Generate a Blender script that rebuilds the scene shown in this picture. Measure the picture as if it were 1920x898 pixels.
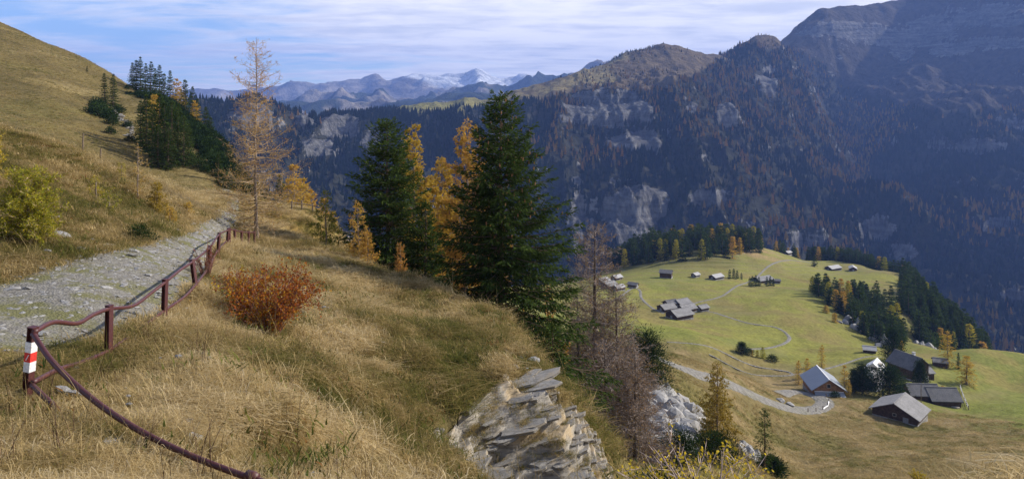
import bpy, math, random
import numpy as np
from mathutils import Vector, Matrix, Euler

scene = bpy.context.scene
for o in list(bpy.data.objects):
    bpy.data.objects.remove(o, do_unlink=True)
COL = scene.collection
rng = np.random.default_rng(7)
random.seed(7)

# ------------------------------------------------------------------ camera
F = 1371.0            # focal length in photo pixels (photo is 1920 wide)
HOR = 200.0           # photo row of the eye level
cam_d = bpy.data.cameras.new('camera')
cam_d.sensor_width = 36.0
cam_d.lens = 36.0 * F / 1920.0
cam_d.shift_y = -(449.0 - HOR) / 1920.0
cam_d.clip_start = 0.05
cam_d.clip_end = 80000.0
cam = bpy.data.objects.new('camera', cam_d)
cam.location = (0, 0, 0)
cam.rotation_euler = (math.radians(90), 0, 0)
COL.objects.link(cam)
scene.camera = cam

# ------------------------------------------------------------------ light
SUN_EL = math.radians(31)
SUN_AZ = math.radians(70)      # from the view direction towards the right
TO_SUN = Vector((math.sin(SUN_AZ) * math.cos(SUN_EL), math.cos(SUN_AZ) * math.cos(SUN_EL), math.sin(SUN_EL)))
sun_d = bpy.data.lights.new('sun', 'SUN')
sun_d.energy = 5.0
sun_d.angle = math.radians(0.53)
sun_d.color = (1.0, 0.93, 0.82)
sun = bpy.data.objects.new('sun', sun_d)
sun.rotation_euler = (-TO_SUN).to_track_quat('-Z', 'Y').to_euler()
sun.location = (200, 100, 300)
COL.objects.link(sun)

world = bpy.data.worlds.new('World')
scene.world = world
world.use_nodes = True


class NT:
    """small helper to write node trees"""
    def __init__(self, tree):
        self.t = tree
        self.n = tree.nodes
        self.l = tree.links

    def node(self, kind, **kw):
        nd = self.n.new(kind)
        for k, v in kw.items():
            setattr(nd, k, v)
        return nd

    def link(self, a, b):
        self.l.new(a, b)

    def val(self, sock, v):
        if hasattr(v, 'is_output') or isinstance(v, bpy.types.NodeSocket):
            self.l.new(v, sock)
        else:
            sock.default_value = v

    def math(self, op, a, b=None, c=None, clamp=False):
        nd = self.node('ShaderNodeMath', operation=op, use_clamp=clamp)
        self.val(nd.inputs[0], a)
        if b is not None:
            self.val(nd.inputs[1], b)
        if c is not None:
            self.val(nd.inputs[2], c)
        return nd.outputs[0]

    def mix(self, fac, a, b, blend='MIX'):
        nd = self.node('ShaderNodeMix', data_type='RGBA', blend_type=blend)
        self.val(nd.inputs['Factor'], fac)
        self.val(nd.inputs[6], a if not isinstance(a, tuple) else (*a[:3], 1))
        self.val(nd.inputs[7], b if not isinstance(b, tuple) else (*b[:3], 1))
        return nd.outputs[2]

    def noise(self, vec, scale, detail=4, rough=0.55, dist=0.0):
        nd = self.node('ShaderNodeTexNoise')
        if vec is not None:
            self.l.new(vec, nd.inputs['Vector'])
        nd.inputs['Scale'].default_value = scale
        nd.inputs['Detail'].default_value = detail
        nd.inputs['Roughness'].default_value = rough
        nd.inputs['Distortion'].default_value = dist
        return nd.outputs['Fac']

    def ramp(self, fac, stops, interp='LINEAR'):
        nd = self.node('ShaderNodeValToRGB')
        cr = nd.color_ramp
        cr.interpolation = interp
        while len(cr.elements) < len(stops):
            cr.elements.new(0.5)
        for e, (p, c) in zip(cr.elements, stops):
            e.position = p
            e.color = (*c, 1) if len(c) == 3 else c
        self.l.new(fac, nd.inputs[0])
        return nd.outputs[0]

    def smooth(self, v, lo, hi):
        nd = self.node('ShaderNodeMapRange', interpolation_type='SMOOTHSTEP')
        self.val(nd.inputs[0], v)
        nd.inputs[1].default_value = lo
        nd.inputs[2].default_value = hi
        return nd.outputs[0]

    def bump(self, h, strength, dist, normal=None):
        nd = self.node('ShaderNodeBump')
        nd.inputs['Strength'].default_value = strength
        nd.inputs['Distance'].default_value = dist
        self.l.new(h, nd.inputs['Height'])
        if normal is not None:
            self.l.new(normal, nd.inputs['Normal'])
        return nd.outputs[0]


# sky: physical sky with a thin broken layer of streaky high cloud
w = NT(world.node_tree)
w.n.clear()
wout = w.node('ShaderNodeOutputWorld')
wbg = w.node('ShaderNodeBackground')
sky = w.node('ShaderNodeTexSky', sky_type='NISHITA')
sky.sun_disc = False
sky.sun_elevation = SUN_EL
sky.sun_rotation = SUN_AZ
sky.altitude = 1700
sky.air_density = 1.0
sky.dust_density = 0.5
sky.ozone_density = 1.6
tc = w.node('ShaderNodeTexCoord')
sep = w.node('ShaderNodeSeparateXYZ')
w.link(tc.outputs['Generated'], sep.inputs[0])
zc = w.math('MAXIMUM', sep.outputs[2], 0.0)
den = w.math('ADD', zc, 0.06)
cmb = w.node('ShaderNodeCombineXYZ')
w.link(w.math('DIVIDE', sep.outputs[0], den), cmb.inputs[0])
w.link(w.math('DIVIDE', sep.outputs[1], den), cmb.inputs[1])
mp = w.node('ShaderNodeMapping')
mp.inputs['Rotation'].default_value = (0, 0, math.radians(8))
mp.inputs['Scale'].default_value = (0.5, 0.7, 1.0)
mp.inputs['Location'].default_value = (3.3, 1.2, 0)
w.link(cmb.outputs[0], mp.inputs[0])
n1 = w.noise(mp.outputs[0], 0.55, 3, 0.5, 0.3)
n2 = w.noise(mp.outputs[0], 1.5, 7, 0.58, 0.5)
mp2 = w.node('ShaderNodeMapping')
mp2.inputs['Rotation'].default_value = (0, 0, math.radians(12))
mp2.inputs['Scale'].default_value = (0.22, 1.5, 1.0)
w.link(cmb.outputs[0], mp2.inputs[0])
n3 = w.noise(mp2.outputs[0], 1.3, 6, 0.55, 0.3)
# the sheet is thicker towards the sun side (+x)
side = w.smooth(w.math('ADD', sep.outputs[0], w.math('MULTIPLY', w.math('SUBTRACT', n1, 0.5), 0.9)), -0.50, 0.25)
cov = w.math('ADD', w.math('MULTIPLY', n2, 0.72), w.math('MULTIPLY', n3, 0.28))
cov = w.math('ADD', cov, w.math('MULTIPLY_ADD', side, 0.25, 0.045))
cov = w.math('ADD', cov, w.math('MULTIPLY', w.math('SUBTRACT', n1, 0.5), 0.25))
alpha = w.smooth(cov, 0.43, 0.68)
# thin sheet, closed edge-on at the horizon; thinned overhead, unseen, for bluer fill
thin = w.math('MULTIPLY_ADD', w.smooth(zc, 0.12, 0.55), -0.72, 0.95)
alpha = w.math('MULTIPLY', alpha, thin)
# clear towards the horizon gap
n4 = w.noise(mp.outputs[0], 4.5, 6, 0.6, 0.4)
shade = w.smooth(w.math('ADD', w.math('ADD', w.math('MULTIPLY', n2, 0.35), w.math('MULTIPLY', n3, 0.3)), w.math('MULTIPLY', n4, 0.35)), 0.42, 0.62)
ccol = w.mix(shade, (9.4, 9.0, 8.6), (6.0, 6.1, 6.6))
skyc = w.mix(1.0, sky.outputs[0], (0.88, 1.0, 1.2), 'MULTIPLY')
wcol = w.mix(alpha, skyc, ccol)
w.link(wcol, wbg.inputs[0])
wbg.inputs[1].default_value = 0.108
w.link(wbg.outputs[0], wout.inputs[0])

# ------------------------------------------------------------------ colour management, sampling
scene.view_settings.view_transform = 'Standard'
scene.view_settings.look = 'None'
scene.view_settings.exposure = 0.56
scene.view_settings.gamma = 1.0
scene.view_settings.use_curve_mapping = False
scene.render.engine = 'CYCLES'
cy = scene.cycles
cy.use_denoising = True
cy.max_bounces = 5
cy.diffuse_bounces = 2
cy.glossy_bounces = 1
cy.transmission_bounces = 3
cy.transparent_max_bounces = 6
cy.volume_bounces = 0
cy.sample_clamp_indirect = 4.0
cy.use_adaptive_sampling = False


# ------------------------------------------------------------------ numbers
def P(px, py, d):
    """the world point seen at photo pixel (px, py) at depth d"""
    return np.array([(px - 960.0) / F * d, d, (HOR - py) / F * d])


def _hash(ix, iy, seed):
    ix = ix.astype(np.uint32)
    iy = iy.astype(np.uint32)
    h = ix * np.uint32(374761393) + iy * np.uint32(668265263) + np.uint32((seed * 974711 + 12345) & 0xffffffff)
    h = (h ^ (h >> np.uint32(13))) * np.uint32(1274126177)
    h = h ^ (h >> np.uint32(16))
    return (h & np.uint32(0xffffff)).astype(np.float64) / float(0xffffff)


def vnoise(x, y, seed=0):
    """value noise, 0..1"""
    x = np.asarray(x, float); y = np.asarray(y, float)
    ix = np.floor(x).astype(np.int64); iy = np.floor(y).astype(np.int64)
    fx = x - ix; fy = y - iy
    fx = fx * fx * fx * (fx * (fx * 6 - 15) + 10); fy = fy * fy * fy * (fy * (fy * 6 - 15) + 10)
    a = _hash(ix, iy, seed); b = _hash(ix + 1, iy, seed)
    c = _hash(ix, iy + 1, seed); d = _hash(ix + 1, iy + 1, seed)
    return (a * (1 - fx) + b * fx) * (1 - fy) + (c * (1 - fx) + d * fx) * fy


def fbm(x, y, oct=4, seed=0, gain=0.5):
    s = 0; a = 1; t = 0
    for k in range(oct):
        s = s + a * vnoise(x * 2 ** k + 17.3 * k, y * 2 ** k - 9.1 * k, seed + k)
        t += a; a *= gain
    return s / t


def ridged(x, y, oct=4, seed=0, gain=0.5):
    s = 0; a = 1; t = 0
    for k in range(oct):
        n = 1 - np.abs(2 * vnoise(x * 2 ** k + 5.7 * k, y * 2 ** k + 3.3 * k, seed + k) - 1)
        s = s + a * n * n
        t += a; a *= gain
    return s / t


def sstep(v, lo, hi):
    t = np.clip((np.asarray(v, float) - lo) / (hi - lo), 0, 1)
    return t * t * (3 - 2 * t)


class TPS:
    """thin plate spline over (photo column, log depth) -> photo row"""
    def __init__(self, pts, smooth=1e-3, kb=2.2):
        p = np.array(pts, float)
        self.kb = kb
        self.c = np.stack([p[:, 0] / 400.0, np.log(p[:, 1]) * kb], 1)
        n = len(p)
        K = self._k(self.c, self.c) + np.eye(n) * smooth
        Q = np.hstack([np.ones((n, 1)), self.c])
        A = np.zeros((n + 3, n + 3))
        A[:n, :n] = K; A[:n, n:] = Q; A[n:, :n] = Q.T
        self.w = np.linalg.solve(A, np.concatenate([p[:, 2], np.zeros(3)]))

    @staticmethod
    def _k(a, b):
        r2 = ((a[:, None, :] - b[None, :, :]) ** 2).sum(2)
        return 0.5 * r2 * np.log(r2 + 1e-12)

    def __call__(self, px, d):
        px = np.asarray(px, float); d = np.asarray(d, float)
        sh = np.broadcast(px, d).shape
        px = np.broadcast_to(px, sh).ravel(); d = np.broadcast_to(d, sh).ravel()
        out = np.empty(px.size)
        for i in range(0, px.size, 60000):
            q = np.stack([px[i:i + 60000] / 400.0, np.log(d[i:i + 60000]) * self.kb], 1)
            out[i:i + 60000] = self._k(q, self.c) @ self.w[:-3] + self.w[-3] + q @ self.w[-2:]
        return out.reshape(sh)


# ------------------------------------------------------------------ objects
def tag(o, label=None, cat=None, group=None, kind=None):
    if label: o['label'] = label
    if cat: o['category'] = cat
    if group: o['group'] = group
    if kind: o['kind'] = kind
    return o


def new_mesh(name, verts, faces, mats=None, smooth=False, fattr=None, vattr=None, mat_idx=None):
    """verts n x 3; faces: list of arrays (each m x k)"""
    me = bpy.data.meshes.new(name)
    verts = np.asarray(verts, np.float32).reshape(-1, 3)
    if isinstance(faces, np.ndarray):
        faces = [faces]
    faces = [np.asarray(f, np.int32) for f in faces if len(f)]
    me.vertices.add(len(verts))
    me.vertices.foreach_set('co', verts.ravel())
    nl = sum(f.size for f in faces); nf = sum(len(f) for f in faces)
    me.loops.add(nl)
    me.polygons.add(nf)
    if nl:
        me.loops.foreach_set('vertex_index', np.concatenate([f.ravel() for f in faces]))
        tot = np.concatenate([np.full(len(f), f.shape[1], np.int32) for f in faces])
        st = np.concatenate([[0], np.cumsum(tot)[:-1]]).astype(np.int32)
        me.polygons.foreach_set('loop_start', st)
        me.polygons.foreach_set('loop_total', tot)
        me.polygons.foreach_set('use_smooth', np.full(nf, bool(smooth)))
        if mat_idx is not None:
            me.polygons.foreach_set('material_index', np.asarray(mat_idx, np.int32))
    if mats is not None:
        for m in (mats if isinstance(mats, (list, tuple)) else [mats]):
            me.materials.append(m)
    for k, v in (fattr or {}).items():
        a = me.attributes.new(k, 'FLOAT', 'FACE'); a.data.foreach_set('value', np.asarray(v, np.float32))
    for k, v in (vattr or {}).items():
        v = np.asarray(v, np.float32)
        if v.ndim == 2:
            if v.shape[1] == 3:
                v = np.hstack([v, np.ones((len(v), 1), np.float32)])
            a = me.attributes.new(k, 'FLOAT_COLOR', 'POINT'); a.data.foreach_set('color', v.ravel())
        else:
            a = me.attributes.new(k, 'FLOAT', 'POINT'); a.data.foreach_set('value', v)
    me.update(calc_edges=True)
    return me


def obj(name, me, parent=None, loc=None, rot=None, scale=None):
    o = bpy.data.objects.new(name, me)
    COL.objects.link(o)
    if parent is not None:
        o.parent = parent
    if loc is not None: o.location = loc
    if rot is not None: o.rotation_euler = rot
    if scale is not None: o.scale = (scale,) * 3 if np.isscalar(scale) else scale
    return o


def empty(name, loc=(0, 0, 0), rot=(0, 0, 0), scale=1.0):
    o = bpy.data.objects.new(name, None)
    o.empty_display_size = 0.2
    COL.objects.link(o)
    o.location = loc; o.rotation_euler = rot
    o.scale = (scale,) * 3 if np.isscalar(scale) else scale
    return o


class MB:
    """collects polygons, builds one mesh"""
    def __init__(self):
        self.v = []; self.f = {}; self.n = 0

    def add(self, verts, faces):
        verts = np.asarray(verts, float).reshape(-1, 3)
        self.v.append(verts)
        for f in faces:
            self.f.setdefault(len(f), []).append([i + self.n for i in f])
        self.n += len(verts)

    def arr(self, verts, farr):
        farr = np.asarray(farr)
        self.v.append(np.asarray(verts, float).reshape(-1, 3))
        self.f.setdefault(farr.shape[1], []).extend((farr + self.n).tolist())
        self.n += len(self.v[-1])

    def box(self, lo, hi, M=None):
        (x0, y0, z0), (x1, y1, z1) = lo, hi
        v = np.array([[x0, y0, z0], [x1, y0, z0], [x1, y1, z0], [x0, y1, z0], [x0, y0, z1], [x1, y0, z1], [x1, y1, z1], [x0, y1, z1]], float)
        if M is not None:
            v = v @ np.asarray(M)[:3, :3].T + np.asarray(M)[:3, 3]
        self.add(v, [(0, 3, 2, 1), (4, 5, 6, 7), (0, 1, 5, 4), (1, 2, 6, 5), (2, 3, 7, 6), (3, 0, 4, 7)])

    def tube(self, pts, rad, k=8, cap=True):
        v, f = tube(pts, rad, k)
        n0 = self.n
        self.arr(v, f)
        if cap:
            self.f.setdefault(k, []).append([n0 + i for i in range(k)][::-1])
            self.f.setdefault(k, []).append([n0 + (len(pts) - 1) * k + i for i in range(k)])

    def build(self, name, mat, parent=None, smooth=False, **kw):
        return obj(name, self.mesh(name, mat, smooth), parent, **kw)

    def mesh(self, name, mat, smooth=False):
        return new_mesh(name, np.concatenate(self.v), [np.array(f) for f in self.f.values()], mat, smooth)


def tube(pts, rad, k=8):
    pts = np.asarray(pts, float)
    rad = np.broadcast_to(np.asarray(rad, float), (len(pts),))
    t = np.gradient(pts, axis=0)
    t /= np.linalg.norm(t, axis=1)[:, None] + 1e-12
    ref = np.array([0, 0, 1.0]) if abs(t[0][2]) < 0.9 else np.array([1.0, 0, 0])
    u = np.cross(t, ref); u /= np.linalg.norm(u, axis=1)[:, None] + 1e-12
    v = np.cross(t, u)
    a = np.arange(k) / k * 2 * np.pi
    ring = pts[:, None, :] + rad[:, None, None] * (np.cos(a)[None, :, None] * u[:, None, :] + np.sin(a)[None, :, None] * v[:, None, :])
    n = len(pts)
    i, j = np.meshgrid(np.arange(n - 1), np.arange(k), indexing='ij')
    j2 = (j + 1) % k
    f = np.stack([i * k + j, i * k + j2, (i + 1) * k + j2, (i + 1) * k + j], -1).reshape(-1, 4)
    return ring.reshape(-1, 3), f


def spline(pts, n):
    """Catmull-Rom through pts, n samples"""
    p = np.asarray(pts, float)
    p = np.vstack([2 * p[0] - p[1], p, 2 * p[-1] - p[-2]])
    m = len(p) - 3
    t = np.linspace(0, m - 1e-9, n)
    i = t.astype(int); f = (t - i)[:, None]
    a, b, c, d = p[i], p[i + 1], p[i + 2], p[i + 3]
    return 0.5 * (2 * b + (c - a) * f + (2 * a - 5 * b + 4 * c - d) * f ** 2 + (3 * b - a - 3 * c + d) * f ** 3)


# ------------------------------------------------------------------ materials
def material(name):
    m = bpy.data.materials.new(name)
    m.use_nodes = True
    t = NT(m.node_tree)
    t.n.clear()
    out = t.node('ShaderNodeOutputMaterial')
    return m, t, out


def simple_mat(name, col, rough=0.8, spec=0.2, var=0.12, scale=4.0, bump=0.0, metallic=0.0):
    m, t, out = material(name)
    b = t.node('ShaderNodeBsdfPrincipled')
    tcn = t.node('ShaderNodeTexCoord')
    n = t.noise(tcn.outputs['Object'], scale, 5, 0.6)
    lo = tuple(c * (1 - 2 * var) for c in col); hi = tuple(min(1, c * (1 + 2 * var)) for c in col)
    t.link(t.ramp(n, [(0.3, lo), (0.7, hi)]), b.inputs['Base Color'])
    b.inputs['Roughness'].default_value = rough
    b.inputs['Specular IOR Level'].default_value = spec
    b.inputs['Metallic'].default_value = metallic
    if bump:
        t.link(t.bump(n, 1.0, bump), b.inputs['Normal'])
    t.link(b.outputs[0], out.inputs[0])
    return m


def leaf_mat(name, stops, transl=0.35, attr='tint', instancer=False, gloss=0.0, vary=0.0):
    """foliage: colour by the tint attribute of each leaf (or instance)"""
    m, t, out = material(name)
    a = t.node('ShaderNodeAttribute', attribute_name=attr)
    a.attribute_type = 'INSTANCER' if instancer else 'GEOMETRY'
    fac = a.outputs['Fac']
    if vary:
        oi = t.node('ShaderNodeObjectInfo')
        fac = t.math('ADD', fac, t.math('MULTIPLY', t.math('SUBTRACT', oi.outputs['Random'], 0.5), vary))
    c = t.ramp(fac, stops)
    d = t.node('ShaderNodeBsdfDiffuse')
    t.link(c, d.inputs[0])
    cur = d.outputs[0]
    if transl > 0:
        tr = t.node('ShaderNodeBsdfTranslucent')
        t.link(c, tr.inputs[0])
        mx = t.node('ShaderNodeMixShader')
        mx.inputs[0].default_value = transl
        t.link(d.outputs[0], mx.inputs[1]); t.link(tr.outputs[0], mx.inputs[2])
        cur = mx.outputs[0]
    if gloss > 0:
        g = t.node('ShaderNodeBsdfGlossy')
        g.inputs['Roughness'].default_value = 0.45
        mx = t.node('ShaderNodeMixShader')
        mx.inputs[0].default_value = gloss
        t.link(cur, mx.inputs[1]); t.link(g.outputs[0], mx.inputs[2])
        cur = mx.outputs[0]
    t.link(cur, out.inputs[0])
    return m
# ------------------------------------------------------------------ terrain control points: (photo column, depth in m, photo row)
NEAR = [
 # under the camera
 (-600, 1.5, 1750), (300, 1.5, 1800), (960, 1.5, 1850), (1600, 1.5, 1850), (2500, 1.5, 1800),
 (-600, 3, 1150), (300, 3, 1260), (960, 3, 1400), (1600, 3, 1300), (2500, 3, 1200),
 # foreground grass, fence line, road
 (0, 6, 900), (0, 8.8, 742), (0, 9.8, 695), (0, 12, 610), (0, 15.2, 525),
 (-500, 8, 720), (-500, 12, 540), (-500, 16, 420), (-500, 24, 260), (-500, 30, 190),
 (50, 8.8, 748), (203, 11.4, 675), (308, 14.2, 607), (368, 17.3, 548), (393, 22, 507), (410, 26, 482), (428, 30, 466), (453, 34.5, 461), (476, 36.5, 458),
 (150, 14, 560), (250, 16.5, 530), (140, 17, 500), (280, 20, 482), (350, 25, 468), (400, 33, 438), (425, 43, 405), (436, 56, 372),
 # the bank above the road
 (0, 17.5, 455), (0, 22, 350), (0, 30, 246), (100, 19, 445), (100, 25, 350), (100, 34, 275), (200, 21.5, 445), (200, 29, 370), (200, 40, 311),
 (300, 25, 440), (300, 34, 385), (300, 48, 346), (380, 36, 405), (380, 48, 375), (430, 62, 366), (-200, 18, 400), (-200, 26, 250), (-200, 30, 190),
 # dip behind the bank
 (0, 36, 262), (100, 41, 292), (200, 48, 326), (300, 58, 356), (0, 55, 275), (100, 60, 300), (200, 66, 330), (300, 72, 356), (-200, 42, 225), (-500, 42, 215),
 # the hill
 (0, 90, 238), (100, 92, 264), (200, 96, 296), (300, 96, 331), (380, 92, 352), (430, 85, 358), (150, 115, 246), (250, 125, 258), (320, 115, 295), (350, 130, 268), (400, 118, 315),
 (0, 140, 162), (100, 150, 170), (200, 160, 200), (280, 160, 225), (0, 190, 110), (100, 200, 125), (170, 205, 150), (235, 205, 178),
 (0, 262, 42), (50, 262, 62), (100, 258, 86), (170, 252, 122), (235, 240, 156), (290, 215, 190), (340, 190, 222), (380, 165, 252), (412, 140, 288), (432, 110, 335),
 (-300, 150, 100), (-300, 262, -60), (-500, 260, -130), (-500, 120, 120), (-300, 340, -20), (-500, 340, -60),
 (0, 330, 85), (100, 330, 125), (235, 300, 225), (340, 250, 300), (412, 190, 370), (440, 150, 400), (460, 110, 390),
 (0, 600, 260), (235, 600, 330), (412, 500, 420), (-400, 600, 150), (0, 1000, 400), (400, 1000, 430), (-400, 1000, 300),
 # slope below the fence
 (480, 7.2, 915), (300, 7.5, 858), (300, 10, 716), (150, 7.2, 840), (400, 11, 692), (500, 9, 812), (600, 12, 732), (500, 16, 630), (450, 20, 560), (700, 15, 660), (600, 20, 568), (800, 17, 640),
 (560, 27, 505), (700, 24, 558), (850, 22, 590), (640, 34, 474), (760, 30, 545), (880, 26, 570), (960, 21.5, 612), (1000, 17.5, 678),
 (700, 9.5, 860), (760, 11.5, 795), (860, 13.0, 792), (900, 12.2, 885), (960, 13.6, 775), (1060, 13.8, 762), (1010, 12.4, 905), (1105, 12.6, 885), (945, 14.8, 705), (800, 10, 885), (1000, 8.8, 1000), (1150, 9.5, 985), (900, 10, 930),
 (482, 38, 455), (540, 40, 440), (480, 50, 415), (520, 60, 390), (590, 58, 402),
 # behind the brow
 (640, 46, 520), (560, 80, 425), (500, 80, 385), (450, 78, 362), (760, 40, 625), (900, 33, 700), (980, 27, 760), (1040, 21, 800), (700, 80, 560), (560, 130, 470), (480, 120, 410),
 (800, 100, 620), (800, 250, 540), (650, 250, 520), (600, 600, 470), (800, 600, 520), (1000, 60, 790), (1000, 120, 710), (1000, 250, 610), (1000, 420, 545), (1000, 650, 560),
 # gully to the right of the outcrop
 (1160, 15, 930), (1200, 30, 890), (1140, 45, 850), (1140, 70, 775), (1250, 60, 812), (1245, 74, 742), (1215, 78, 728), (1345, 62, 838), (1400, 70, 858), (1350, 90, 800), (1300, 82, 775),
 (1150, 110, 700), (1200, 125, 690), (1300, 140, 716), (1150, 160, 640), (1260, 110, 735),
 # foreground lip on the right
 (1250, 8.5, 945), (1350, 8, 945), (1500, 7, 1000), (1700, 6.6, 1005), (1840, 6.2, 990), (1915, 6.2, 930), (2100, 5.8, 860), (1350, 11, 990), (1500, 9.5, 1060), (1700, 9, 1070), (1900, 8, 1060), (2150, 8, 960),
 (1300, 26, 930), (1500, 20, 1030), (1500, 50, 985), (1500, 88, 905), (1700, 20, 1040), (1700, 60, 975), (1700, 105, 898), (1900, 20, 1030), (1900, 70, 960), (1900, 118, 885), (2300, 20, 980), (2300, 70, 930), (2300, 150, 850),
 # slope up to the farmstead
 (1440, 120, 858), (1600, 132, 850), (1440, 150, 800), (1750, 150, 838), (1900, 165, 815), (1500, 168, 785), (1545, 190, 764), (1600, 200, 750), (1690, 185, 790), (1545, 214, 735), (1480, 200, 745),
 (1740, 225, 748), (1840, 230, 752), (1710, 238, 712), (1650, 240, 705), (1900, 220, 760), (1900, 262, 708), (1820, 260, 695), (1780, 270, 680), (1920, 300, 663), (1840, 296, 652), (1760, 290, 662), (2100, 250, 740), (2100, 300, 690), (2300, 300, 740),
 (1630, 268, 662), (1370, 160, 720), (1400, 190, 712), (1260, 200, 683), (1330, 250, 645), (1450, 270, 655), (1470, 300, 632), (1400, 330, 598), (1500, 330, 600), (1540, 325, 612), (1400, 240, 690), (1520, 250, 682), (1560, 262, 672),
 # the meadow shelf
 (1200, 330, 588), (1275, 330, 597), (1180, 420, 530), (1250, 450, 522), (1350, 450, 527), (1435, 480, 531), (1500, 430, 545), (1560, 400, 560), (1600, 470, 540), (1560, 590, 506), (1600, 590, 508), (1650, 540, 516), (1500, 560, 500),
 (1700, 560, 520), (1300, 500, 500), (1220, 520, 497), (1300, 600, 456), (1200, 590, 475), (1380, 600, 460), (1440, 620, 466), (1500, 640, 487), (1560, 660, 490), (1620, 640, 497), (1150, 560, 505),
 # ravine and the wooded edge
 (1600, 360, 604), (1640, 335, 640), (1620, 390, 590), (1660, 440, 553), (1690, 400, 590), (1700, 345, 640), (1740, 340, 650), (1730, 470, 560), (1770, 450, 592), (1800, 440, 622), (1835, 430, 652), (1670, 310, 660),
 (1300, 700, 500), (1200, 700, 520), (1440, 720, 520), (1560, 760, 545), (1700, 680, 600), (1780, 560, 660), (1830, 500, 720), (1760, 380, 690), (1850, 360, 730), (1920, 350, 740), (2100, 350, 800), (2100, 600, 950), (1920, 600, 880),
 (1300, 1000, 640), (1600, 1000, 700), (1900, 1000, 800), (2300, 1000, 820), (1000, 1000, 600), (700, 1000, 530), (2300, 500, 900),
]


def tilt(px, d):
    """how much further (and so lower) the right side of the near slope lies"""
    return 1 + 0.34 * sstep(px, 400, 860) * (1 - sstep(px, 1125, 1215)) * sstep(d, 6.8, 9.2) * (1 - sstep(d, 40, 62))


near_row = TPS([(px, d * float(tilt(px, d)), r) for px, d, r in NEAR], 2e-3)


def zrow(px, d):
    return (HOR - near_row(px, d)) / F * np.asarray(d)


# the gravel road along the bank, as a line of (column, depth, half width in m)
ROAD = np.array([(-420, 10.2, 1.7), (-200, 11.0, 1.9), (0, 12.4, 1.95), (130, 14.6, 1.8), (240, 17.6, 1.5), (312, 21.3, 1.1), (355, 26.5, 0.75), (397, 34, 0.62), (424, 43, 0.5), (436, 54, 0.45), (438, 62, 0.4), (432, 72, 0.4), (420, 84, 0.4)])
road_c = spline(np.stack([(ROAD[:, 0] - 960) / F * ROAD[:, 1], ROAD[:, 1], ROAD[:, 2]], 1), 160)
def on_row(px, row, d0=105.0, d1=280.0):
    """depth at which the open slope passes through a photo row"""
    d = np.geomspace(d0, d1, 500)
    r = near_row(np.full(500, float(px)), d)
    hit = np.where(r <= row)[0]
    return float(d[hit[0]]) if len(hit) else d1


# the small roads on the meadow: (column, depth)
LANES = {
 'farm_track': ([(px, on_row(px, r)) for px, r in ((1190, 655), (1250, 680), (1300, 699), (1345, 713), (1385, 727), (1425, 746), (1460, 760), (1500, 769), (1532, 767), (1546, 757), (1538, 746), (1512, 738), (1482, 735), (1458, 738))], 2.3),
 'field_road': ([(1330, 238), (1400, 232), (1450, 234), (1485, 236), (1470, 241), (1420, 244), (1340, 247), (1250, 244)], 0.5),
 'yard_road': ([(1485, 236), (1540, 243), (1580, 252), (1625, 262), (1680, 262), (1720, 258)], 0.55),
 'meadow_road': ([(1395, 262), (1445, 273), (1475, 290), (1478, 303), (1455, 315), (1400, 322), (1340, 345), (1312, 352), (1300, 365), (1345, 383), (1362, 398), (1385, 440), (1410, 480), (1445, 540), (1490, 585), (1530, 610)], 0.75),
 'hamlet_road': ([(1120, 345), (1150, 360), (1178, 392), (1190, 400), (1200, 392), (1203, 372), (1222, 350), (1245, 338)], 0.75),
}
lane_c = {}
for k, (pts, hw) in LANES.items():
    q = np.array(pts, float)
    s = spline(np.stack([(q[:, 0] - 960) / F * q[:, 1], q[:, 1]], 1), 40 * len(q))
    lane_c[k] = (s, hw)


def line_dist(x, y, line):
    """distance to a polyline's points and the nearest index"""
    x = np.asarray(x, float).ravel(); y = np.asarray(y, float).ravel()
    dd = np.full(x.size, 1e9); ii = np.zeros(x.size, int)
    for i in range(0, x.size, 40000):
        q = (x[i:i + 40000, None] - line[None, :, 0]) ** 2 + (y[i:i + 40000, None] - line[None, :, 1]) ** 2
        ii[i:i + 40000] = q.argmin(1); dd[i:i + 40000] = np.sqrt(q.min(1))
    return dd, ii


def relief(x, y, d):
    """small real relief on the ground, in m"""
    r = (fbm(x / 1.1, y / 1.1, 3, 31) - 0.5) * 0.22 * sstep(d, 4, 9) * (1 - sstep(d, 60, 160))
    r += (ridged(x / 0.95, y / 0.75, 2, 38) - 0.45) * 0.24 * sstep(x + 0.30 * y, 0.5, 3.5) * sstep(d, 8, 11) * (1 - sstep(d, 40, 60))
    r += (fbm(x / 5.5, y / 5.5, 3, 32) - 0.5) * 0.5 * sstep(d, 12, 30)
    r += (fbm(x / 28, y / 28, 4, 33) - 0.5) * 2.6 * sstep(d, 60, 140)
    r += (ridged(x / 16, y / 16, 3, 37) - 0.4) * 1.2 * sstep(d, 80, 120) * (1 - sstep(d, 170, 215))
    return r


def outcrop(px, row):
    """1 inside the outline of the slate outcrop"""
    el = np.interp(row, [685, 700, 725, 770, 800, 830, 900], [965, 945, 915, 860, 795, 825, 890])
    er = np.interp(row, [685, 740, 770, 830, 900], [1000, 1015, 1085, 1105, 1135])
    return sstep(px - el, -12, 12) * sstep(er - px, -40, -15) * sstep(row, 684, 698)


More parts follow.
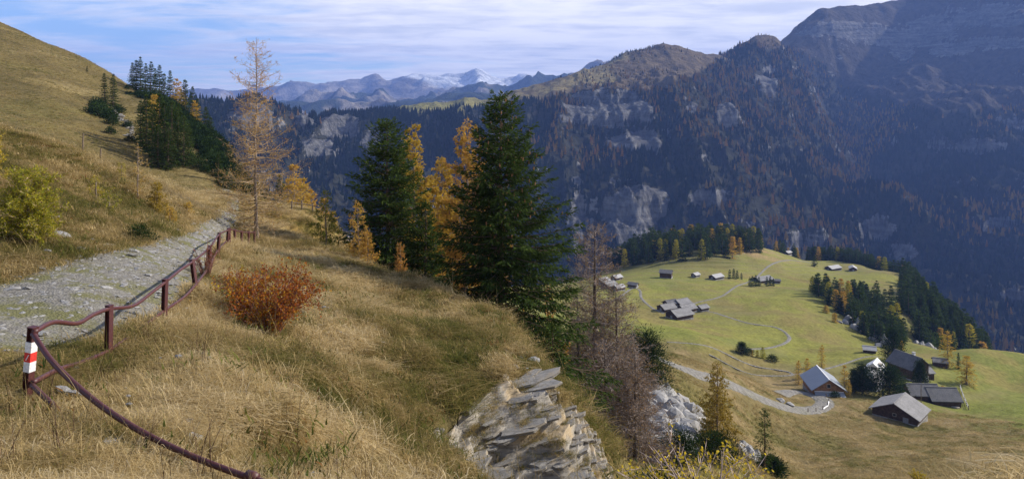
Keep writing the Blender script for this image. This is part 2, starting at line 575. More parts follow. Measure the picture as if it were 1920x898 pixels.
def ground(px, d, base_only=False):
    """height of the ground at photo column px and depth d (px, d arrays)"""
    px = np.asarray(px, float); d = np.asarray(d, float)
    sh = np.broadcast(px, d).shape
    px = np.broadcast_to(px, sh).ravel(); d = np.broadcast_to(d, sh).ravel()
    x = (px - 960) / F * d
    z = zrow(px, d)
    if base_only:
        return z.reshape(sh)
    r = relief(x, d, d)
    oc_ = (d > 13.5) & (d < 22)
    if oc_.any():
        k_ = outcrop(px[oc_], HOR - z[oc_] / d[oc_] * F)
        r[oc_] = r[oc_] * (1 - k_) - 0.5 * k_
    near = (d < 100) & (x < 0)
    if near.any():
        dist, ii = line_dist(x[near], d[near], road_c)
        r[near] *= 0.12 + 0.88 * sstep(dist - road_c[ii, 2], 0.0, 1.2)
    far = (d > 150)
    if far.any():
        rr = r[far]
        for s, hw in lane_c.values():
            dist, ii = line_dist(x[far], d[far], s)
            rr *= sstep(dist, hw * 1.4, hw * 4)
        r[far] = rr
    return (z + r).reshape(sh)


def G(px, d, dz=0.0):
    """point on the ground"""
    return np.array([(px - 960) / F * d, d, float(ground(px, d)) + dz])


def GX(x, y, dz=0.0):
    x = np.asarray(x, float); y = np.asarray(y, float)
    return ground(x / y * F + 960, y) + dz


# the sheet: columns in photo px, rows geometric in depth
cols = np.linspace(-620, 2560, 610)
rows = np.concatenate([np.geomspace(1.5, 6, 26)[:-1], np.geomspace(6, 70, 250)[:-1], np.geomspace(70, 1000, 290)])
PXg, Dg = np.meshgrid(cols, rows)
Zg = ground(PXg, Dg)
Xg = (PXg - 960) / F * Dg


def grid_faces(nr, nc):
    i, j = np.meshgrid(np.arange(nr - 1), np.arange(nc - 1), indexing='ij')
    a = i * nc + j
    return np.stack([a, a + 1, a + nc + 1, a + nc], -1)


def lerp(a, b, t):
    return np.asarray(a) * (1 - t[..., None]) + np.asarray(b) * t[..., None]


# own colours of the turf (linear albedo)
STRAW = (0.34, 0.255, 0.12); OCHRE = (0.27, 0.185, 0.065); GREEN = (0.155, 0.17, 0.035); BROWN = (0.14, 0.095, 0.045); MEADOW = (0.205, 0.205, 0.05); PALE = (0.30, 0.25, 0.12); EARTH = (0.16, 0.125, 0.085)


def turf_colour(px, d, x, y):
    n1 = fbm(x / 2.2, y / 2.2, 4, 51); n2 = fbm(x / 0.7, y / 0.7, 3, 52); n3 = fbm(x / 26, y / 26, 5, 53); n4 = fbm(x / 9, y / 9, 4, 54)
    near = lerp(STRAW, OCHRE, sstep(n1, 0.42, 0.66))
    near = lerp(near, GREEN, sstep(n1 * 0.4 + n2 * 0.6 + 0.22 * sstep(px, 480, 820), 0.56, 0.80) * 0.75)
    near = lerp(near, BROWN, sstep(n2, 0.60, 0.78) * 0.6)
    bank = lerp(lerp(OCHRE, PALE, sstep(n1, 0.4, 0.7)), GREEN, sstep(n2, 0.52, 0.72) * 0.5)
    road = line_dist(x, y, road_c)
    left = (x < road_c[road[1], 0].reshape(x.shape)) if x.ndim == 1 else None
    hill = lerp((0.150, 0.118, 0.05), (0.112, 0.09, 0.04), sstep(n4, 0.35, 0.65))
    hill = lerp(hill, (0.26, 0.205, 0.10), sstep(fbm(x / 14, y / 40, 4, 58), 0.52, 0.72) * 0.7)
    hill = lerp(hill, (0.15, 0.14, 0.04), sstep(n3, 0.55, 0.72) * 0.25)
    mead = lerp(MEADOW, (0.20, 0.165, 0.065), sstep(n3 * 0.6 + n4 * 0.4, 0.44, 0.62) * 0.85)
    mead = lerp(mead, (0.155, 0.18, 0.04), sstep(fbm(x / 45, y / 45, 4, 59), 0.52, 0.68) * 0.7)
    rough = lerp((0.155, 0.125, 0.055), (0.215, 0.165, 0.085), sstep(n4, 0.4, 0.62))
    rough = lerp(rough, (0.13, 0.115, 0.04), sstep(fbm(x / 4.5, y / 4.5, 4, 60), 0.5, 0.68) * 0.7)
    # the farmstead slope: rough pasture below a line, mown turf above
    mow = sstep(near_row(px, d) - (758 + 0.18 * (px - 1700)) + (n4 - 0.5) * 70, 40, -30)
    farm = lerp(rough, (0.16, 0.18, 0.04), mow * sstep(px, 1560, 1690))
    far = lerp(farm, mead, sstep(d, 228, 262) * (1 - sstep(px, 1735, 1800)))
    far = lerp(far, lerp((0.21, 0.18, 0.06), (0.165, 0.175, 0.045), sstep(n4, 0.4, 0.6)), sstep(px, 1735, 1810) * sstep(d, 215, 250) * 0.85)
    far = lerp(far, (0.30, 0.22, 0.115), sstep(-np.abs(px - 1420) + 60 + (n4 - 0.5) * 120, 0, 40) * sstep(d, 545, 565) * (1 - sstep(d, 640, 680)) * 0.9)
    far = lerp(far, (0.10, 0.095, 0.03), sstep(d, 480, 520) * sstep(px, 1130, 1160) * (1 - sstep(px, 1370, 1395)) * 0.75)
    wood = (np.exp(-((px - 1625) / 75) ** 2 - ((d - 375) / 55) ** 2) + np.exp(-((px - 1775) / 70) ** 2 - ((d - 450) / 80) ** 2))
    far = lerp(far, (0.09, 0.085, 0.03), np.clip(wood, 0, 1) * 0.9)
    c = lerp(near, bank, (left * sstep(road[0], 0.5, 1.5)).reshape(x.shape)) if left is not None else near
    is_left = sstep(560 - px, 0, 60)
    c = lerp(c, hill, sstep(d, 55, 85) * is_left)
    c = lerp(c, far, sstep(d, 55, 95) * (1 - is_left))
    return c


colg = turf_colour(PXg.ravel(), Dg.ravel(), Xg.ravel(), Dg.ravel())
# under the standing grass of the near slope lies brown litter and soil
soil = lerp((0.10, 0.075, 0.04), (0.17, 0.135, 0.075), fbm(Xg.ravel() / 0.5, Dg.ravel() / 0.5, 3, 61))
colg = lerp(colg, soil, 0.75 * (1 - sstep(Dg.ravel(), 30, 62)))

# ---- turf material: own colour attribute, fine blade-scale grain and relief
def turf_material(name, fine, coarse, bump_d, stripes=False, tuft=0.0):
    m, t, out = material(name)
    a = t.node('ShaderNodeAttribute', attribute_name='turf')
    tcn = t.node('ShaderNodeTexCoord')
    v = tcn.outputs['Object']
    mpn = t.node('ShaderNodeMapping')
    mpn.inputs['Scale'].default_value = (1.0, 0.55, 1.0)
    t.link(v, mpn.inputs[0])
    nf = t.noise(mpn.outputs[0], fine, 5, 0.65)
    nc = t.noise(v, coarse, 5, 0.6)
    c = t.mix(1.0, a.outputs['Color'], t.ramp(nf, [(0.28, (0.62, 0.60, 0.52)), (0.72, (1.3, 1.28, 1.22))]), 'MULTIPLY')
    c = t.mix(1.0, c, t.ramp(nc, [(0.3, (0.82, 0.84, 0.80)), (0.7, (1.14, 1.11, 1.08))]), 'MULTIPLY')
    h = t.math('ADD', t.math('MULTIPLY', nf, 0.6), t.math('MULTIPLY', nc, 0.4))
    if stripes:
        # mowing terraces along the contour
        sx = t.node('ShaderNodeSeparateXYZ')
        t.link(v, sx.inputs[0])
        wob = t.math('MULTIPLY', t.noise(v, 0.02, 3, 0.5), 16.0)
        ph = t.math('ADD', t.math('ADD', t.math('MULTIPLY', sx.outputs[2], 2.2), t.math('MULTIPLY', sx.outputs[1], 0.55)), wob)
        st = t.math('SINE', ph)
        amt = t.smooth(t.noise(v, 0.012, 2, 0.5), 0.42, 0.62)
        f = t.math('MULTIPLY', t.math('MULTIPLY_ADD', st, 0.5, 0.5), t.math('MULTIPLY', amt, 0.6))
        c = t.mix(f, c, (0.20, 0.18, 0.075))
    if tuft:
        nt = t.noise(v, tuft, 2, 0.5)
        c = t.mix(t.math('MULTIPLY', t.smooth(nt, 0.62, 0.72), 0.55), c, (0.085, 0.075, 0.025))
    b = t.node('ShaderNodeBsdfPrincipled')
    b.inputs['Roughness'].default_value = 0.95
    b.inputs['Specular IOR Level'].default_value = 0.05
    t.link(c, b.inputs['Base Color'])
    t.link(t.bump(h, 1.0, bump_d), b.inputs['Normal'])
    t.link(b.outputs[0], out.inputs[0])
    return m


M_near = turf_material('near_turf', 14.0, 1.6, 0.10)
M_hill = turf_material('hill_turf', 1.5, 0.25, 0.55, tuft=0.9)
M_mead = turf_material('meadow_turf', 0.9, 0.12, 0.35, stripes=True)
M_slope = turf_material('slope_turf', 1.1, 0.25, 0.6, tuft=0.7)

allf = grid_faces(*PXg.shape)
fpx = (PXg[:-1, :-1] + PXg[1:, 1:]) / 2
fd = (Dg[:-1, :-1] + Dg[1:, 1:]) / 2
V = np.stack([Xg, Dg, Zg], -1).reshape(-1, 3)


def piece(name, mask, mat):
    f = allf[mask]
    used = np.unique(f)
    re = np.full(len(V), -1, np.int64); re[used] = np.arange(len(used))
    me = new_mesh(name, V[used], re[f], mat, True, vattr={'turf': colg[used]})
    return tag(obj(name, me), kind='structure')


rowsplit = rows[np.searchsorted(rows, 66)]
m_nearf = fd < rowsplit
m_hillf = (~m_nearf) & (fpx < 620)
m_slopef = (~m_nearf) & (fpx >= 620) & (fd < 225)
m_meadf = (~m_nearf) & (fpx >= 620) & (fd >= 225)
piece('grass_hillside', m_nearf, M_near)
piece('grass_hill', m_hillf, M_hill)
piece('pasture_slope', m_slopef, M_slope)
piece('meadow', m_meadf, M_mead)


# ---- roads
def gravel_material(name, base, dark, scale, grass=0.0):
    m, t, out = material(name)
    tcn = t.node('ShaderNodeTexCoord')
    v = tcn.outputs['Object']
    vo = t.node('ShaderNodeTexVoronoi')
    vo.inputs['Scale'].default_value = scale
    t.link(v, vo.inputs['Vector'])
    n = t.noise(v, scale * 0.25, 6, 0.7)
    g = t.noise(v, scale * 0.04, 5, 0.65)
    c = t.ramp(n, [(0.3, dark), (0.7, base)])
    c = t.mix(1.0, c, t.ramp(vo.outputs['Color'], [(0.0, (0.82, 0.82, 0.82)), (1.0, (1.2, 1.2, 1.2))]), 'MULTIPLY')
    if grass:
        c = t.mix(t.math('MULTIPLY', t.smooth(g, 0.46, 0.60), grass), c, (0.13, 0.125, 0.045))
    b = t.node('ShaderNodeBsdfPrincipled')
    b.inputs['Roughness'].default_value = 0.92
    b.inputs['Specular IOR Level'].default_value = 0.15
    t.link(c, b.inputs['Base Color'])
    h = t.math('ADD', t.math('MULTIPLY', vo.outputs['Distance'], 0.6), n)
    t.link(t.bump(h, 1.0, 0.8 / scale), b.inputs['Normal'])
    t.link(b.outputs[0], out.inputs[0])
    return m


M_road = gravel_material('road_gravel', (0.24, 0.225, 0.195), (0.12, 0.11, 0.092), 22.0, 0.9)
M_lane = gravel_material('lane_gravel', (0.24, 0.225, 0.20), (0.16, 0.15, 0.13), 1.6, 0.25)


def ribbon(name, line, hw, lift, mat, nx=8, wob=0.0, label=None):
    t = np.gradient(line[:, :2], axis=0); t /= np.linalg.norm(t, axis=1)[:, None]
    nrm = np.stack([-t[:, 1], t[:, 0]], 1)
    hw = np.broadcast_to(hw, (len(line),))
    s = np.linspace(-1, 1, nx + 1)
    i = np.arange(len(line))
    edge = 1 + wob * (fbm(i * 0.31, i * 0 + 3.0, 3, 71) - 0.5) * 2
    edge2 = 1 + wob * (fbm(i * 0.31, i * 0 + 31.0, 3, 72) - 0.5) * 2
    off = np.where(s[None, :] < 0, s[None, :] * edge[:, None], s[None, :] * edge2[:, None]) * hw[:, None]
    xy = line[:, None, :2] + nrm[:, None, :] * off[..., None]
    z = GX(xy[..., 0], xy[..., 1]) + lift * (1 - 0.9 * np.abs(s[None, :]) ** 4)
    v = np.concatenate([xy, z[..., None]], -1)
    f = grid_faces(len(line), nx + 1)
    me = new_mesh(name, v, f.reshape(-1, 4)[:, ::-1], mat, True)
    return tag(obj(name, me), kind='structure')


ribbon('gravel_road', road_c, road_c[:, 2], 0.05, M_road, 24, 0.16)
for k, (s, hw) in lane_c.items():
    ribbon(k, s, hw, 0.28 if hw > 2 else 0.13, M_lane, 6, 0.14)
# ------------------------------------------------------------------ the mountain across the gorge
WALL = [
 (-400, 900, 420), (0, 900, 430), (400, 900, 450), (740, 950, 560), (1000, 950, 640), (1250, 950, 720), (1500, 950, 760), (1700, 950, 820), (1920, 950, 860), (2500, 950, 900),
 (-400, 1500, 215), (0, 1500, 215), (200, 1500, 216), (380, 1500, 214), (430, 1500, 212), (480, 1520, 214), (560, 1600, 218), (640, 1700, 219), (690, 1750, 214),
 (400, 1300, 275), (480, 1400, 270), (560, 1480, 275), (640, 1560, 278), (560, 1250, 350), (640, 1250, 390), (400, 1100, 340),
 (-400, 1800, 235), (0, 1800, 235), (400, 1800, 235), (560, 1900, 238), (640, 2000, 236),
 (740, 1300, 390), (740, 1500, 290), (740, 1700, 222), (740, 1830, 208), (740, 2050, 201), (740, 2350, 225),
 (850, 1450, 330), (850, 1700, 225), (850, 1850, 205), (850, 2080, 192), (850, 2400, 222),
 (930, 1800, 205), (930, 2120, 180), (930, 2450, 205),
 (1000, 1250, 500), (1000, 1500, 320), (1000, 1700, 225), (1000, 1850, 185), (1000, 2200, 158), (1000, 2550, 190),
 (1100, 1250, 480), (1100, 1500, 335), (1100, 1700, 240), (1100, 1900, 175), (1100, 2300, 131), (1100, 2650, 170),
 (1180, 2000, 155), (1180, 2400, 101), (1180, 2700, 150),
 (1250, 1300, 500), (1250, 1500, 345), (1250, 1700, 245), (1250, 1900, 175), (1250, 2150, 135), (1255, 2420, 84), (1250, 2700, 140),
 (1300, 2430, 98), (1340, 2450, 110), (1340, 2700, 145), (1330, 1900, 200),
 # spur from the saddle, running down towards the right
 (1400, 2230, 165), (1470, 2040, 232), (1530, 1900, 300), (1580, 1700, 372), (1400, 1700, 300), (1400, 1450, 420),
 # peak and its own spur
 (1420, 2600, 64), (1375, 2500, 100), (1480, 2620, 92), (1460, 2480, 125), (1510, 2350, 180), (1550, 2250, 240), (1420, 2900, 120),
 # gully
 (1560, 2550, 235), (1610, 2450, 250), (1620, 2150, 330), (1640, 1900, 385), (1640, 1500, 480), (1500, 1350, 510), (1500, 2900, 130), (1570, 2900, 165),
 # massif: lower slope, cliff band, crest
 (1470, 3200, 72), (1500, 3240, 44), (1530, 3260, 20), (1600, 3300, 10), (1660, 3320, 5), (1720, 3350, -12), (1800, 3300, -40), (1920, 3200, -80), (2200, 3100, -140), (2500, 3100, -180),
 (1540, 3060, 62), (1620, 3080, 75), (1700, 3080, 84), (1800, 3000, 50), (1900, 2900, 20), (2200, 2800, -40),
 (1700, 2750, 130), (1800, 2600, 150), (1920, 2450, 140), (2200, 2400, 100), (2500, 2400, 60),
 (1700, 2300, 220), (1800, 2100, 255), (1920, 2000, 260), (2200, 2000, 230), (1700, 1800, 370), (1800, 1700, 380), (1920, 1650, 385), (2200, 1600, 380),
 (1750, 1350, 540), (1900, 1300, 560), (2300, 1300, 560), (1470, 3600, 160), (1600, 3600, 120), (1800, 3600, 60), (2300, 3600, 0), (1250, 3300, 190), (1000, 3200, 210), (700, 3200, 235), (400, 3200, 235), (0, 3200, 230),
]
wall_row = TPS(WALL, 4e-3, 3.2)


ROCKS = [(1140, 205, 95, 34), (1190, 262, 65, 20), (1085, 405, 26, 60), (1180, 395, 70, 62), (1330, 372, 45, 18), (1365, 215, 22, 28), (1300, 205, 14, 14), (1640, 440, 40, 34), (1690, 465, 34, 20), (1510, 450, 40, 16),
         (1840, 275, 50, 16), (1760, 272, 22, 12), (1900, 235, 40, 10), (570, 225, 24, 16), (640, 245, 40, 34), (700, 270, 26, 30), (470, 215, 40, 20), (600, 275, 40, 26), (1870, 425, 40, 14), (1905, 555, 30, 14), (1440, 150, 22, 30),
         (1560, 55, 72, 18), (1640, 65, 70, 22), (1700, 80, 60, 20), (1760, 55, 60, 26), (1850, 25, 80, 26), (1690, 100, 26, 14), (1780, 95, 60, 14), (1870, 80, 60, 12)]


def wall_z(px, d):
    x = (px - 960) / F * d
    z = (HOR - wall_row(px, d)) / F * d
    # crest lines keep their shape: relief fades where the base surface bends over
    up = sstep(d, 950, 1150)
    crest = np.interp(px, [-400, 700, 1000, 1250, 1420, 1480, 1600, 2500], [1500, 1750, 1900, 2250, 2450, 2900, 3050, 2900])
    hold = 1 - 0.72 * sstep(d / crest, 0.86, 1.0)
    # buttresses run down the fall line: stretched in depth
    z = z + (ridged(x / 210, d / 620, 4, 81) - 0.45) * 95 * up * hold
    z = z + (ridged(x / 75, d / 190, 4, 82) - 0.45) * 34 * up * hold
    z = z + (fbm(x / 40, d / 40, 4, 83) - 0.5) * 16 * up * (0.4 + 0.6 * hold)
    # limestone steps, only where the faces are bare
    z0 = HOR - z / d * F
    amp = np.zeros_like(z)
    for i, (cx, cy_, rx, ry) in enumerate(ROCKS):
        q = ((px - cx) / rx) ** 2 + ((z0 - cy_) / ry) ** 2
        amp = np.maximum(amp, sstep(1.6 - q, 0, 1.0))
    amp = np.maximum(amp, 0.22 * sstep(fbm(x / 260, d / 260, 3, 84), 0.5, 0.62)) * up * (0.35 + 0.65 * hold)
    stp = 75.0
    zz = z + (fbm(x / 150, d / 150, 3, 85) - 0.5) * 60
    fr = zz / stp - np.floor(zz / stp)
    z = z + (sstep(fr, 0.36, 0.66) - fr) * stp * 0.6 * amp
    z = z + (ridged(x / 24, d / 70, 3, 87) - 0.45) * 20 * amp
    return z


wc = np.concatenate([np.linspace(-420, -60, 60)[:-1], np.linspace(-60, 2000, 730)[:-1], np.linspace(2000, 2500, 80)])
wr = np.geomspace(900, 3600, 290)
WPX, WD = np.meshgrid(wc, wr)
WZ = wall_z(WPX, WD)
WX = (WPX - 960) / F * WD
WV = np.stack([WX, WD, WZ], -1)
# slope from the sheet itself
gu = np.gradient(WV, axis=0); gv = np.gradient(WV, axis=1)
nn = np.cross(gv, gu); nn /= np.linalg.norm(nn, axis=2)[..., None]
nn *= np.sign(nn[..., 2:3])
wslope = nn[..., 2]
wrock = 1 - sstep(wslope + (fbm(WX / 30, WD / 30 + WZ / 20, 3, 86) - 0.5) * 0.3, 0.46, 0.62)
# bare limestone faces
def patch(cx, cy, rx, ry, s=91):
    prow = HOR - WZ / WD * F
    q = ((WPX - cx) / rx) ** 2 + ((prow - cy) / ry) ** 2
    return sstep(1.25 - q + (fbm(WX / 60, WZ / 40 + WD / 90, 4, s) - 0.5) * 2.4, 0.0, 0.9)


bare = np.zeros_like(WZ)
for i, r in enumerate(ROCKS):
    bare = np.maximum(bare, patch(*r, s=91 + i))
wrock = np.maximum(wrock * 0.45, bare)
prow_w = HOR - WZ / WD * F
# open alpine grass on the shoulder and high slopes
gline = np.interp(WPX, [600, 700, 740, 900, 1000, 1150, 1280, 1340, 1400, 1500, 1640, 1800, 2000], [150, 165, 208, 207, 186, 163, 158, 118, 84, 95, 190, 210, 200])
wgrass = sstep(gline - prow_w + (fbm(WX / 90, WD / 90, 4, 101) - 0.5) * 34, -4, 6)
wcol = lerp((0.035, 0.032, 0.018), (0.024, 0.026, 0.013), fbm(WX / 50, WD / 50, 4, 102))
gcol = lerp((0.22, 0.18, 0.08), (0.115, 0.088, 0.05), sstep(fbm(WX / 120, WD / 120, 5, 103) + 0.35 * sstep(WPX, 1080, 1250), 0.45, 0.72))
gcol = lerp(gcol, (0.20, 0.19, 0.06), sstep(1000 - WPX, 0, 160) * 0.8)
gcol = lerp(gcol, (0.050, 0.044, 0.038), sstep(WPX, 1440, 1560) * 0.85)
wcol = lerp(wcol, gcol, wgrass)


def rockface_material(name, attr, fine, bump_d, rock=False):
    m, t, out = material(name)
    a = t.node('ShaderNodeAttribute', attribute_name=attr)
    tcn = t.node('ShaderNodeTexCoord')
    v = tcn.outputs['Object']
    mpn = t.node('ShaderNodeMapping')
    mpn.inputs['Scale'].default_value = (1.0, 1.0, 0.45)
    t.link(v, mpn.inputs[0])
    n = t.noise(mpn.outputs[0], fine, 8, 0.68)
    n2 = t.noise(v, fine * 0.2, 5, 0.6)
    c = t.mix(1.0, a.outputs['Color'], t.ramp(n, [(0.33, (0.5, 0.5, 0.5)), (0.66, (1.4, 1.4, 1.38))]), 'MULTIPLY')
    if rock:
        r = t.node('ShaderNodeAttribute', attribute_name='rock')
        # cracks run down the face, ledges run across it
        m2 = t.node('ShaderNodeMapping'); m2.inputs['Scale'].default_value = (1.0, 1.0, 0.16); t.link(v, m2.inputs[0])
        m3 = t.node('ShaderNodeMapping'); m3.inputs['Scale'].default_value = (0.14, 0.14, 1.0); m3.inputs['Rotation'].default_value = (0, 0.12, 0); t.link(v, m3.inputs[0])
        crack = t.noise(m2.outputs[0], 0.075, 6, 0.7); ledge = t.noise(m3.outputs[0], 0.09, 5, 0.65)
        rn = t.math('ADD', t.math('MULTIPLY', crack, 0.55), t.math('MULTIPLY', ledge, 0.45))
        msk = t.smooth(t.math('ADD', r.outputs['Fac'], t.math('MULTIPLY', t.math('SUBTRACT', rn, 0.5), 2.6)), 0.42, 0.56)
        rc = t.ramp(rn, [(0.36, (0.045, 0.044, 0.043)), (0.5, (0.115, 0.113, 0.11)), (0.64, (0.23, 0.226, 0.218))])
        c = t.mix(msk, c, rc)
        n = t.math('ADD', n, t.math('MULTIPLY', t.math('MULTIPLY', rn, r.outputs['Fac']), 1.6))
    b = t.node('ShaderNodeBsdfPrincipled')
    b.inputs['Roughness'].default_value = 0.95
    b.inputs['Specular IOR Level'].default_value = 0.05
    t.link(c, b.inputs['Base Color'])
    t.link(t.bump(t.math('ADD', n, n2), 1.0, bump_d), b.inputs['Normal'])
    t.link(b.outputs[0], out.inputs[0])
    return m


M_wall = rockface_material('mountain_face', 'rockcol', 0.045, 14.0, True)
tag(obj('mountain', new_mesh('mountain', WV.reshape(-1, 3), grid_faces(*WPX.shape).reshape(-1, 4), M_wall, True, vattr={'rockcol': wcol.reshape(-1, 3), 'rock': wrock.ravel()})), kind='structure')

# ------------------------------------------------------------------ far ranges (each a real relief, kilometres away)
M_range = rockface_material('range_face', 'rockcol', 0.008, 60.0)


def far_range(name, d0, d1, prof, rough, seed, snow=None, forest=0.0, foot=30, px0=-500, px1=2400):
    """prof: (column, row) of the crest, which stands at depth d1"""
    c = np.linspace(px0, px1, 420); r = np.linspace(0, 1, 60)
    r = np.concatenate([r, [1.06, 1.15, 1.3]])
    PX, R = np.meshgrid(c, r)
    D = d0 + (d1 - d0) * R
    X = (PX - 960) / F * D
    pr = np.array(prof, float)
    top = np.interp(PX, pr[:, 0], pr[:, 1])
    zt = (HOR - top) / F * d1
    zb = (HOR - 200 - foot) / F * d0 - 0
    shape = np.where(R <= 1, R ** 1.15, 1 - (R - 1) * 2.2)
    z = zb + (zt - zb) * shape
    span = np.maximum(zt - zb, 1)
    k = d1 / 12000.0 * 0.9
    env = np.sin(np.clip(R, 0, 1) * np.pi * 0.82) ** 0.8
    z += (ridged(X / (900 * k), D / (900 * k), 5, seed) - 0.45) * rough * (0.25 + env)
    z += (ridged(X / (330 * k), D / (330 * k), 4, seed + 9) - 0.45) * rough * 0.3
    prow = HOR - z / D * F
    n = fbm(X / (700 * k), D / (700 * k), 5, seed + 20)
    col = lerp((0.12, 0.10, 0.07), (0.24, 0.21, 0.17), sstep(n, 0.35, 0.65))
    if forest:
        col = lerp(col, (0.035, 0.045, 0.025), sstep(n, 0.62 - 0.3 * forest, 0.52) * 0.95 if False else sstep(0.35 + 0.35 * forest - n, 0, 0.08))
    if snow is not None:
        sx, sl = snow
        line = np.interp(PX, sx, sl)
        col = lerp(col, (0.62, 0.64, 0.67), sstep(line - prow + (n - 0.5) * 26, -2, 6))
    v = np.stack([X, D, z], -1)
    me = new_mesh(name, v.reshape(-1, 3), grid_faces(*PX.shape).reshape(-1, 4), M_range, True, vattr={'rockcol': col.reshape(-1, 3)})
    return tag(obj(name, me), kind='structure')


far_range('snow_range', 7400, 9400,
          [(-500, 150), (200, 170), (330, 172), (360, 164), (400, 166), (430, 172), (500, 164), (560, 157), (630, 152), (650, 144), (680, 143), (700, 137), (712, 141), (730, 150), (755, 143), (800, 140), (830, 139), (870, 142), (895, 132), (915, 138), (950, 146), (985, 133), (1020, 142), (1060, 150), (1200, 150), (2400, 120)],
          170, 205, snow=([-500, 740, 800, 830, 890, 1000, 1060, 2400], [100, 138, 154, 164, 166, 160, 152, 150]), foot=34)
far_range('wooded_range', 4900, 6300,
          [(-500, 200), (300, 196), (380, 190), (480, 190), (560, 186), (600, 184), (650, 178), (680, 180), (740, 183), (780, 178), (820, 168), (850, 160), (870, 162), (905, 152), (930, 156), (960, 157), (1000, 146), (1050, 132), (1110, 124), (1160, 126), (1300, 150), (2400, 140)],
          190, 221, forest=0.62, foot=46)
far_range('valley_ridge', 3700, 4500,
          [(-500, 210), (300, 212), (380, 206), (560, 196), (600, 192), (640, 188), (700, 194), (760, 190), (830, 184), (900, 175), (1000, 170), (1100, 180), (2400, 200)],
          95, 231, forest=0.6, foot=60)

# ground out to the horizon under and beyond the ranges
k = np.array([[-60000, 3000, -420], [60000, 3000, -420], [60000, 60000, -420], [-60000, 60000, -420]], float)
tag(obj('valley_floor', new_mesh('valley_floor', k, np.array([[0, 1, 2, 3]]), simple_mat('valley_ground', (0.09, 0.10, 0.05), scale=0.001))), kind='structure')
# ------------------------------------------------------------------ plants: building blocks
def unit(v):
    return v / (np.linalg.norm(v, axis=-1, keepdims=True) + 1e-12)


def blades(p, d, L, W, rg, up=None):
    """thin leaf-shaped quads from p along d"""
    n = len(p)
    r = rg.normal(size=(n, 3))
    if up is not None:
        r = r * 0.45 + up
    s = unit(np.cross(d, r))
    L = np.broadcast_to(L, (n,))[:, None]; W = np.broadcast_to(W, (n,))[:, None]
    mid = p + d * L * 0.45
    v = np.stack([p, mid + s * W / 2, p + d * L, mid - s * W / 2], 1).reshape(-1, 3)
    return v


def quads(v):
    return np.arange(len(v)).reshape(-1, 4)


class Bag:
    """collects (verts, quads, tint)"""
    def __init__(self):
        self.v = []; self.f = []; self.t = []; self.n = 0

    def add(self, v, f, t=0.5):
        self.v.append(v); self.f.append(f + self.n); self.n += len(v)
        self.t.append(np.broadcast_to(t, (len(f),)))

    def empty(self):
        return self.n == 0

    def get(self):
        return np.concatenate(self.v), np.concatenate(self.f), np.concatenate(self.t)


def trunk_of(H, r0, rg, lean=0.01, k=9, n=14, flare=1.5):
    z = np.linspace(0, 1, n) ** 0.9
    off = np.cumsum(rg.normal(0, lean, (n, 2)), 0) * H / n * 2
    off -= off[0]
    pts = np.stack([off[:, 0], off[:, 1], z * H], 1)
    rad = r0 * (1 - z) ** 0.9 + 0.006
    rad[0] *= flare; rad[1] *= 1.0 + (flare - 1) * 0.3
    pts[0, 2] -= 0.35
    return pts, rad


